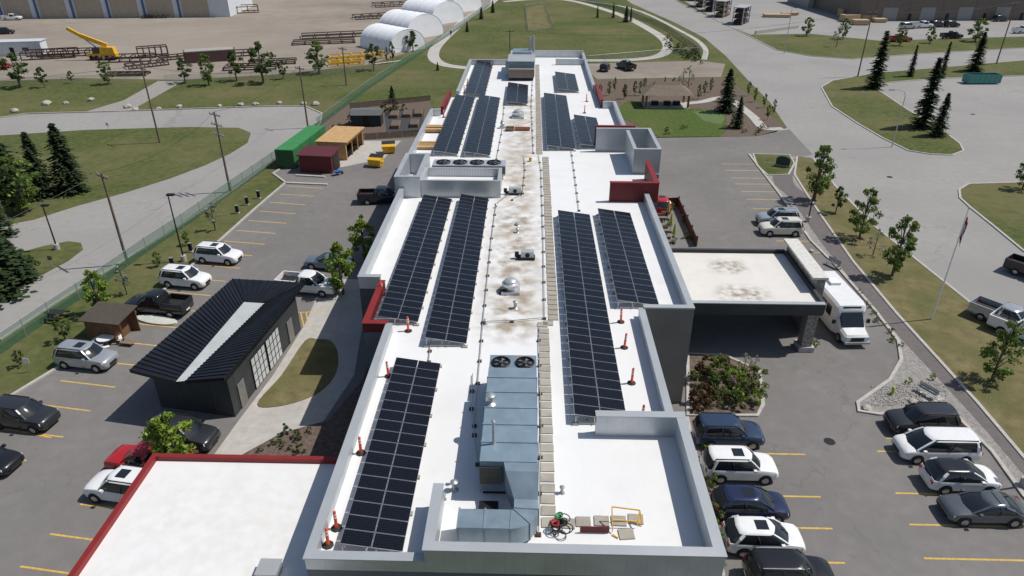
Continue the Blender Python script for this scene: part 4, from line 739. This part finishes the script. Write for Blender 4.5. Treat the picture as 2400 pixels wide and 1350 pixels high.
for xx in (-3.2,-1.6,1.6,3.2):
    for s_ in (-1,1):MB().lathe([(.65,-.25),(.65,.25)],(xx,s_*1.3,.65),16,'y').build('wheel',tyreM,t)
def rack(px,py,L,Wd,h,ang,mat,label,n=4):
    x,y=W(px,py);t=thing('steel_frame',label,'steel frame',(x,y,0),R(ang))
    for s_ in (-1,1):
        for z in (.2,h):MB().bar((-L/2,s_*Wd/2,z),(L/2,s_*Wd/2,z),.24).build('long_beam',mat,t)
    for i in range(n+1):
        xx=-L/2+L*i/n
        MB().bar((xx,-Wd/2,h),(xx,Wd/2,h),.2).bar((xx,-Wd/2,0),(xx,-Wd/2,h),.2).bar((xx,Wd/2,0),(xx,Wd/2,h),.2).build('cross_frame',mat,t)
frames=[(120,135,12,5,1.8,20,'behind the row of trees left of the crane'),(165,130,14,4,1.4,15,'left of the crane'),(300,142,12,5,1.2,12,'right of the crane'),(360,132,7,3,2.4,30,'tall open one right of the crane'),(300,176,9,3,.5,5,'nearest to the gap in the trees'),(430,135,11,4,.7,35,'between crane and brown container'),(540,130,11,5,.9,20,'beyond the trees in the middle of yard'),(590,160,12,5,.7,10,'beside the middle tree'),(785,85,19,6,.8,18,'long low one left of the tents'),(760,100,17,6,.6,15,'flat one near the tents'),(880,42,15,5,1.2,25,'beside the second tent'),(930,14,18,5,1.4,25,'far one behind the tents'),(365,42,8,3,.8,10,'in front of the tan warehouse'),(545,30,18,6,2.2,22,'long one at right end of the tan warehouse'),
(345,155,9,4,.8,40,'leaning on the open tall one'),(640,148,11,5,.6,14,'right of the middle tree')]
for f in frames:rack(*f[:6],rustM,'rusty steel frame '+f[6],5)
rack(838,138,14,4,1.2,25,yelPM,'bright yellow steel frame by the yard corner',5);rack(812,152,8,3,1,25,yelPM,'small yellow steel frame nearest the chain link fence',3)
t=wbox(495,142,12,4.5,2.6,R(22),M('brown_box',(.09,.05,.045),.7),'shipping_container','rusty brown open-topped container in the dirt yard','container',roofm=M('pale_scrap',(.35,.33,.30),.8),ov=-.3)
MB().box(-5.8,-5.5,-2.28,-2.253,0,2.5).build('corner_post',rustM,t)
lumM=M('lumber_stack',(.48,.34,.2),.8)
for i,(px,py,w,d,h) in enumerate(((1990,50,6,3,2.2),(2015,58,5,3,1.6),(2032,48,5,3,1.8),(2060,52,4,3,1.2),(1985,38,6,3,2.5),(1820,40,9,3,1),(1850,36,6,2,1))):
    x,y=W(px,py);t=thing('lumber_stack','wrapped lumber stack in the upper right yard','lumber',(x,y,0),R(rnd(-10,20)),'lumber stacks in upper right yard');MB().box(-w/2,w/2,-d/2,d/2,.2,h).build('boards',lumM,t);MB().box(-w/2+.5,-w/2+.8,-d/2,d/2,0,.2).build('bearer',woodM,t);MB().box(w/2-.8,w/2-.5,-d/2,d/2,0,.2).build('bearer',woodM,t)
rrM=M('rack_roof',(.4,.41,.42),.5)
for i,(px,py) in enumerate(((1645,15),(1668,25),(1692,38),(1735,55),(1628,0))):
    x,y=W(px,py);t=thing('storage_rack','upright storage rack beside the upper right road, '+['second farthest','middle one','second nearest','nearest one','farthest one'][i],'rack',(x,y,0),R(-30))
    for zz in (.3,2,3.7):MB().box(-1.6,1.6,-4,4,zz,zz+.25).build('shelf',rustM,t);MB().box(-1.3,1.3,-3.6,3.6,zz+.26,zz+1.1).build('stacked_stock',darkM if i%2 else woodM,t)
    MB().box(-1.8,1.8,-4.2,4.2,5.2,5.4).build('roof',rrM,t)
    for xx in (-1.6,1.6):
        for yy in (-4,0,4):MB().cbox(xx,yy,0,.25,.25,5.2).build('upright',steelM,t)
A_=W(1770,80);B_=W(1870,66);o=MB().bar((*A_,.5),(*B_,.5),.5,1).build('concrete_barrier',kerbM,loc=(*A_,0));tag(o,'low white concrete barrier at edge of the upper right yard','barrier')
bouM=M('boulder_stone',(.42,.38,.33),.9,0,.2,2,bump=.5)
def boulder(px,py,s,label,group=None,z=0):
    x,y=W(px,py);bm=bmesh.new();bmesh.ops.create_icosphere(bm,subdivisions=2,radius=s)
    for v in bm.verts:v.co*=rnd(.78,1.12);v.co.z*=.6
    me=bpy.data.meshes.new('boulder');bm.to_mesh(me);bm.free();me.materials.append(bouM);tag(inst('boulder',me,None,(x,y,z+s*.3)),label,'boulder',group)
for px,py in ((35,262),(155,243),(215,236),(300,252),(318,258),(372,256),(515,250),(565,247),(600,246),(655,243),(712,245),(740,246),(420,252),(110,245)):boulder(px,py,rnd(.5,.95),'pale boulder in the row along the left road','boulders')
for px,py in ((2140,945),(2030,960),(1900,590)):boulder(px,py,.4,'grey boulder on the frontage gravel bed','gravel bed boulders')
def bench(px,py,ang,label):
    x,y=W(px,py);t=thing('park_bench',label,'bench',(x,y,.06),ang);MB().box(-.8,.8,-.2,.22,.42,.46).build('seat',steelM,t);MB().box(-.8,.8,.22,.26,.5,.9).build('backrest',steelM,t)
    for s_ in (-.65,.65):MB().bar((s_,-.15,0),(s_,-.15,.42),.05).bar((s_,.2,0),(s_,.24,.5),.05).build('leg',steelM,t)
bench(2168,928,R(-60),'metal park bench on gravel beside the path');bench(1950,625,R(-60),'metal bench on gravel near the bus')
sheet('bench_pad',[(2150,905),(2175,903),(2215,938),(2165,945)],.064,concM)
x,y=W(2090,925);t=thing('fire_hydrant','small lime green hydrant on the near gravel bed','hydrant',(x,y,.05));MB().lathe([(.14,0),(.12,.1),(.12,.5),(.15,.52),(.1,.66),(.03,.72)],n=12).build('barrel',ygM,t);MB().lathe([(.06,-.2),(.06,.2)],(0,0,.4),8,'y').build('nozzles',ygM,t)
def sign(px,py,pt,label,mat,w=.5,hh=.5):
    h=HT(px,py,pt);x,y=W(px,py);t=thing('sign_post',label,'sign',(x,y,.03));MB().tube([(0,0,0),(0,0,h)],.03,6).build('post',steelM,t);MB().box(-w/2,w/2,-.05,-.03,h-hh,h).build('panel',mat,t);return t
sign(72,872,840,'small white parking sign on the left grass verge',whtM);sign(255,305,288,'small sign on the grass beside the upper left road',whtM);sign(125,628,600,'small wooden marker post on the small grass island',woodM)
x,y=W(1833,392);t=thing('entrance_sign','dark round topped entrance sign on the kerbed grass island','sign',(x,y,.1),R(-30));MB().box(-1.1,1.1,-.2,.2,0,.3).build('base',stoneM,t);m=MB();pp=[(-1,.3),(1,.3),(1,1.1)]+[(cos(a*PI/10),1.1+.5*sin(a*PI/10)) for a in range(1,10)]+[(-1,1.1)];m.hexa([(a,-.08,b) for a,b in pp],[(a,.08,b) for a,b in pp]).build('panel',M('dark_green_panel',(.03,.06,.055),.5),t)
for i,(px,py) in enumerate(((557,500),(580,480),(607,465),(448,590),(405,625))):
    x,y=W(px,py);t=thing('power_pedestal','small dark power pedestal on the grass verge by left parking row','pedestal',(x,y,0),0,'pedestals along the left verge');MB().cbox(0,0,.15,.35,.25,.9).build('housing',darkM,t);MB().cbox(0,0,0,.45,.45,.15).build('footing',kerbM,t);MB().cbox(0,-.02,1.055,.4,.32,.05).build('cap',steelM,t)
x,y=W(1057,85);t=thing('person','person in dark clothing walking on the path by the tents','person',(x,y,.04))
sk=bpy.data.meshes.new('body');vv=[(0,0,.95),(0,0,1.2),(0,0,1.42),(0,0,1.52),(0,0,1.66),(-.19,0,1.4),(-.25,.05,1.12),(-.24,-.1,.88),(.19,0,1.4),(.25,-.05,1.12),(.24,.12,.88),(-.1,0,.9),(-.11,-.12,.5),(-.11,-.02,.06),(.1,0,.9),(.11,.12,.5),(.11,.3,.1),(-.11,-.18,.03),(.11,.15,.05)]
ee=[(0,1),(1,2),(2,3),(3,4),(2,5),(5,6),(6,7),(2,8),(8,9),(9,10),(0,11),(11,12),(12,13),(0,14),(14,15),(15,16),(13,17),(16,18)];sk.from_pydata(vv,ee,[]);sk.materials.append(M('dark_clothes',(.03,.03,.04),.8));so=inst('body',sk,t)
so.modifiers.new('s','SKIN');rr=[.15,.16,.16,.06,.11,.07,.05,.04,.07,.05,.04,.1,.07,.05,.1,.07,.05,.04,.04]
for i,v in enumerate(sk.skin_vertices[0].data):v.radius=(rr[i],rr[i]);v.use_root=(i==0)
so.modifiers.new('d','SUBSURF').levels=1
# ---------------------------------------------------------------- trees
def leaves(m,c,r,n,s,flat=.8):
    for _ in range(n):
        while 1:
            d=Vector((rnd(-1,1),rnd(-1,1),rnd(-1,1)))
            if d.length<1:break
        d*= (.55+.45*random.random());p=c+Vector((d.x*r,d.y*r,d.z*r*flat));e=Euler((rnd(0,6.3),rnd(0,6.3),rnd(0,6.3))).to_matrix();q=s*rnd(.6,1.3)
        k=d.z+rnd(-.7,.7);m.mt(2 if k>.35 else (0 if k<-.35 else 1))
        a=e@Vector((q,0,0));b=e@Vector((0,q*.7,0));m.add([p-a,p-b,p+a,p+b],[(0,1,2,3)])
def decid(h,rad,ncl,nl,ls,mats,low=.25):
    m=MB();tk=MB();tk.tube([(0,0,0),(.03,.02,h*.4),(0,0,h*.85)],h*.022,8,h*.006)
    for i in range(ncl):
        a=rnd(0,6.28);zz=low+(1-low)*(i+rnd(0,1))/ncl;f=math.sin(PI*min(1,max(.05,(zz-low)/(1-low)*.88+.1)))**.7
        rr=rad*f*rnd(.35,.9);c=Vector((rr*cos(a),rr*sin(a),h*zz*.95));leaves(m,c,rad*rnd(.22,.45)*(.5+.5*f),nl,ls)
        if i%2==0:tk.tube([(0,0,h*max(.15,zz*.7-.05)),tuple(c*.6+Vector((0,0,c.z*.35))),tuple(c)],h*.008,5,h*.002)
    return (m.data('crown',mats),tk.data('trunk',barkM))
def conifer(h,rad,mats,lev=34,dens=11,sp=.35):
    m=MB();tk=MB();tk.tube([(0,0,0),(0,0,h*.97)],h*.018,8,.02)
    for i in range(lev):
        f=i/lev;z=h*(.05+.94*f);r=rad*((1-f)**.75)*rnd(.7,1.15)+.08
        for j in range(max(4,int(dens*(1-f*.5)))):
            a=rnd(0,6.28);rl=r*rnd(.6,1.15);n=5
            for k in range(n):
                u=(k+.6)/n;p=Vector((cos(a)*rl*u,sin(a)*rl*u,z-rl*.28*u+rnd(-.06,.06)));d=Vector((cos(a),sin(a),-.25));pr=Vector((-sin(a),cos(a),rnd(-.3,.3)))
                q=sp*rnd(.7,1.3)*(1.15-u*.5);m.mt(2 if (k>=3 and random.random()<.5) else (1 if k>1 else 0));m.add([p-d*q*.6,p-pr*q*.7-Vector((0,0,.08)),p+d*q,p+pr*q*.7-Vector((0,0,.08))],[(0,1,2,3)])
    return (m.data('crown',mats),tk.data('trunk',barkM))
T=dict(a=decid(6,1.6,30,75,.12,LG,.16),b=decid(6,1.7,30,75,.12,LG,.14),c=decid(6,1.5,28,90,.13,LB,.15),e=decid(6,1.7,16,60,.18,LD),p=decid(6,1.5,14,40,.14,LP,.3),
 k=conifer(9,2.5,NC,40,17,.36),n=conifer(10,1.5,NC,42,14,.3),l=decid(6,1.9,12,30,.13,LP,.25),s=decid(2,1.1,8,50,.13,LD,.1),r=decid(2,1.2,9,70,.12,LR,.1),g=decid(2,1.2,9,70,.12,LB,.1),o=decid(2,1.3,12,60,.11,LO,.1))
TH=dict(a=6,b=6,c=6,e=6,p=6,k=9,n=10,l=6,s=2,r=2,g=2,o=2)
def tree(px,pb,pt,k,label,cat='tree',group=None,wid=1,z=0,name=None,h=None):
    h=h or HT(px,pb,pt);x,y=W(px,pb);s=h/TH[k];t=thing(name or ('conifer_tree' if k in 'kn' else 'shrub' if k in 'srgo' else 'leafy_tree'),label,cat,(x,y,z),rnd(0,6.28),group);t.scale=(s*wid,s*wid,s)
    for nm,d in zip(('crown','trunk'),T[k]):inst(nm,d,t)
for q in ((1908,470,333,'a','full green street tree beside the black lamp post, farthest on the right verge'),(2013,560,437,'b','round green street tree, second along the right verge'),(2090,648,500,'a','large green street tree, third along the right verge'),(2322,895,752,'b','green street tree at the near right verge'),(1958,500,435,'e','small thin tree behind the farthest street tree'),(2045,600,535,'l','small pale thin tree between the street trees'),(2395,445,358,'b','green tree on right island at the right edge')):
    tree(*q,wid=.95)
for q in ((855,612,500,'c','light green tree beside the left building wall, farther of two'),(805,690,562,'c','light green tree beside the left building wall, nearer of two'),(425,1105,962,'c','bright green tree above the parked dark car beside garage'),(238,735,630,'c','light green tree on left verge behind the wooden shed'),(298,690,622,'p','white flowering tree beyond the wooden shed'),(505,540,472,'p','white flowering tree beside the pedestals'),(372,625,588,'a','small tree near the black lamp post'),(440,575,540,'a','small tree right of the black lamp post'),(155,800,738,'e','small tree beside dark picnic table'),(50,860,820,'e','small dark tree at the lower left verge')):
    tree(*q,wid=1.35 if q[0]==425 else 1.05)
for i,(px,pb,pt,w) in enumerate(((48,205,122,1.3),(105,205,155,1),(170,195,165,1),(255,198,142,1.2),(435,195,132,1.1),(490,200,122,1),(555,190,115,1),(618,195,95,1.2),(665,185,140,1),(748,172,92,1.3),(876,165,100,1.1),(968,120,70,1.3),(920,148,95,.5),(908,150,108,.4))):
    tree(px,pb,pt,'a' if i in (3,5,9) else 'e','green yard-side tree in the row between dirt yard and grass',group='trees along the dirt yard',wid=w*1.1)
for px,pb,pt,k,l,w in ((25,470,295,'k','big dark conifer at the left edge behind others',1.6),(170,450,285,'k','tall spiky conifer right in the left conifer group',1.15),(105,460,305,'k','thin brownish conifer in middle of the left group',.95),(60,500,360,'a','broad green tree among the left conifers',1.5),(-10,690,485,'k','large conifer cut by left edge above the small island',1.7),(60,640,590,'s','low dark shrub on the small grass island',1.3),(-20,560,420,'k','dark conifer cut by left edge',1.6),(15,520,375,'e','rounded dark tree in front of the left conifers',1.5),(45,660,560,'k','short bushy conifer on the small island at left edge',1.8),
 (2048,208,68,'n','tall narrow conifer on the right island, leftmost',1.3),(2132,180,103,'n','narrow conifer second on the right island',1),(2205,183,95,'n','thin conifer third on the right island',.9),(2282,168,72,'k','broad conifer at upper right beside lamp',1),(2158,300,130,'n','tallest dark conifer in the right island',1.3),(2195,320,215,'k','wide conifer right of the tallest one',.9),
 (1700,262,158,'k','big dark conifer in the right garden',1.1),(1728,300,225,'k','second conifer at the garden edge',.9),(920,240,200,'k','lone small conifer above the left garden',1.2),(1155,30,0,'k','conifer left of the park lawn',1),(1437,42,5,'n','park conifer left of pair',1),(1467,52,12,'k','park conifer right of pair',1),(1400,42,10,'n','slim dark conifer leftmost in the park',1),(1478,50,15,'n','thin park conifer beside path',1),(1095,75,50,'k','short conifer beside the tents',1),(1128,45,15,'k','conifer beside farthest tent',1),(1557,205,178,'n','small cone tree in garden row',1),(1026,165,145,'k','small conifer by path left of roof end',1)):
    tree(px,pb,pt,k,l,wid=w)
for i,px in enumerate((1405,1427,1440,1465,1487,1510,1522,1540,1577,1637,1650,1665,1462,1500,1753,1768,1790,1812,1798,1715)):
    py=232-(i%3)*8 if i<14 else (225+(i-14)*14);tree(px,py,py-36,'a' if i%2 else 'e','thin sapling in the mulch of right garden',group='garden saplings',wid=.6)
for px,pb,pt in ((1598,215,158),(1612,212,150),(1605,112,90),(1960,110,52)):tree(px,pb,pt,'l','sparse pale young tree beyond the garden','tree','sparse pale trees',.8)
for px,pb,pt,w in ((1890,85,38,1.2),(1975,92,40,1),(2108,108,62,1.3),(2178,102,60,1.2),(2285,98,40,1.5)):tree(px,pb,pt,'a','light green tree on the upper right grass verge','tree','trees on upper right verge',w)
for i in range(34):
    px=rnd(1555,1650);py=100+(px-1555)*.45+rnd(-12,12);tree(px,py,0,'s','small dark shrub in the planted bank by the park road','shrub','shrubs on the park bank',1,h=rnd(.9,1.8))
for i in range(22):
    px=rnd(1560,1800);tree(px,rnd(296,318)+0,0,'s','low garden shrub in mulch near the putting green','shrub','low garden shrubs',1,h=rnd(.5,1)) if px>1700 or i%2 else None
for i in range(26):
    f=random.random();tree(780+f*190+rnd(-25,15),300-f*70+rnd(-8,22),0,'s','dark shrub along the fence of left garden','shrub','shrubs of the left garden',1,h=rnd(.7,1.6))
for i,(px,py,h_,kk) in enumerate(((1632,940,1.6,'r'),(1650,905,1.8,'o'),(1695,950,1.7,'o'),(1715,925,2.4,'g'),(1748,940,1.9,'o'),(1680,922,2.1,'s'),(1762,912,2.0,'o'),(1640,962,1.2,'r'),(1765,952,1.3,'g'),(1662,950,1.5,'r'),(1740,885,2.3,'l'),(1640,880,1.8,'r'),(1700,893,2.3,'o'),(1725,955,1.5,'s'),(1668,878,1.7,'g'),(1765,880,1.9,'l'))):
    tree(px,py,0,kk,{'r':'dark red leaved shrub','g':'bright green shrub','s':'dark green shrub','o':'olive green shrub','l':'sparse pale shrub'}[kk]+' in the kerbed bed beside the building','shrub','shrubs in the near kerbed bed',1.0,h=h_,z=.1,name='shrub')
for i in range(16):
    f=random.random();tree(1935+f*170+rnd(0,12),600+f*215+rnd(-5,10),0,'o' if i%2 else 'g','small shrub on the frontage gravel','shrub','small shrubs on frontage gravel',1,h=rnd(.25,.55),z=.05)
for i,(px,py) in enumerate(((2128,900),(2185,890),(1905,808),(1895,815),(1912,812))):tree(px,py,0,'g','small green shrub beside the bench or pillar','shrub','shrubs by bench and pillar',1,h=.6,z=.05)
for i,(px,py) in enumerate(((1560,500),(1572,490),(1566,530),(1610,560),(1575,570),(1600,520))):tree(px,py,0,'o','olive shrub planted around the small patio','shrub','patio shrubs',1,h=.9)
for i in range(14):
    tree(1655+rnd(-6,10)+i*1.2,1050+i*22,0,'o' if i%3 else 'g','leafy shrub against the near right building wall','shrub','shrubs along near right wall',.8,h=rnd(.8,1.6))
for i in range(10):tree(rnd(600,760),rnd(1010,1065),0,'s','dark shrub in the shaded bed behind annex','shrub','shrubs behind the annex',1,h=rnd(.4,.9))
m=MB()
for i in range(900):
    f=random.random();x,y=W(2030+f*150+rnd(0,40),rnd(905,955)-f*10)
    s=rnd(.03,.08);m.hexa([(x-s,y-s,.04),(x+s,y-s*.6,.04),(x+s*.8,y+s,.04),(x-s*.7,y+s*.8,.04)],[(x-s*.6,y-s*.6,.05+s),(x+s*.6,y-s*.4,.05+s),(x+s*.5,y+s*.6,.05+s),(x-s*.4,y+s*.5,.05+s)])
o=m.build('cobbles',M('cobble',(.40,.375,.345),.9,0,.3,3));tag(o,'pale cobbles scattered over the frontage gravel bed','cobbles',kind='stuff')
# ---------------------------------------------------------------- light, camera
el=R(57);az=R(12)
sd_=Vector((cos(el)*cos(az),cos(el)*sin(az),sin(el)))
su=bpy.data.lights.new('sun','SUN');su.energy=3.9;su.angle=R(.5);su.color=(1,.965,.91);so=bpy.data.objects.new('sun',su);COL.objects.link(so);so.rotation_euler=sd_.to_track_quat('Z','Y').to_euler();so.location=(50,0,80)
w=bpy.data.worlds.new('World');S.world=w;w.use_nodes=True;n=w.node_tree.nodes;sk=n.new('ShaderNodeTexSky');sk.sky_type='NISHITA';sk.sun_disc=False;sk.sun_elevation=el;sk.sun_rotation=PI/2-az
w.node_tree.links.new(sk.outputs[0],n['Background'].inputs[0]);n['Background'].inputs[1].default_value=.085
c=bpy.data.cameras.new('camera');co=bpy.data.objects.new('camera',c);COL.objects.link(co);co.location=(0,0,H);co.rotation_euler=(PI/2-PT,0,YW);c.sensor_width=36;c.lens=36*F/2400;c.clip_end=6000;c.clip_start=.5;S.camera=co
S.view_settings.view_transform='Standard';S.view_settings.look='None';S.view_settings.exposure=0
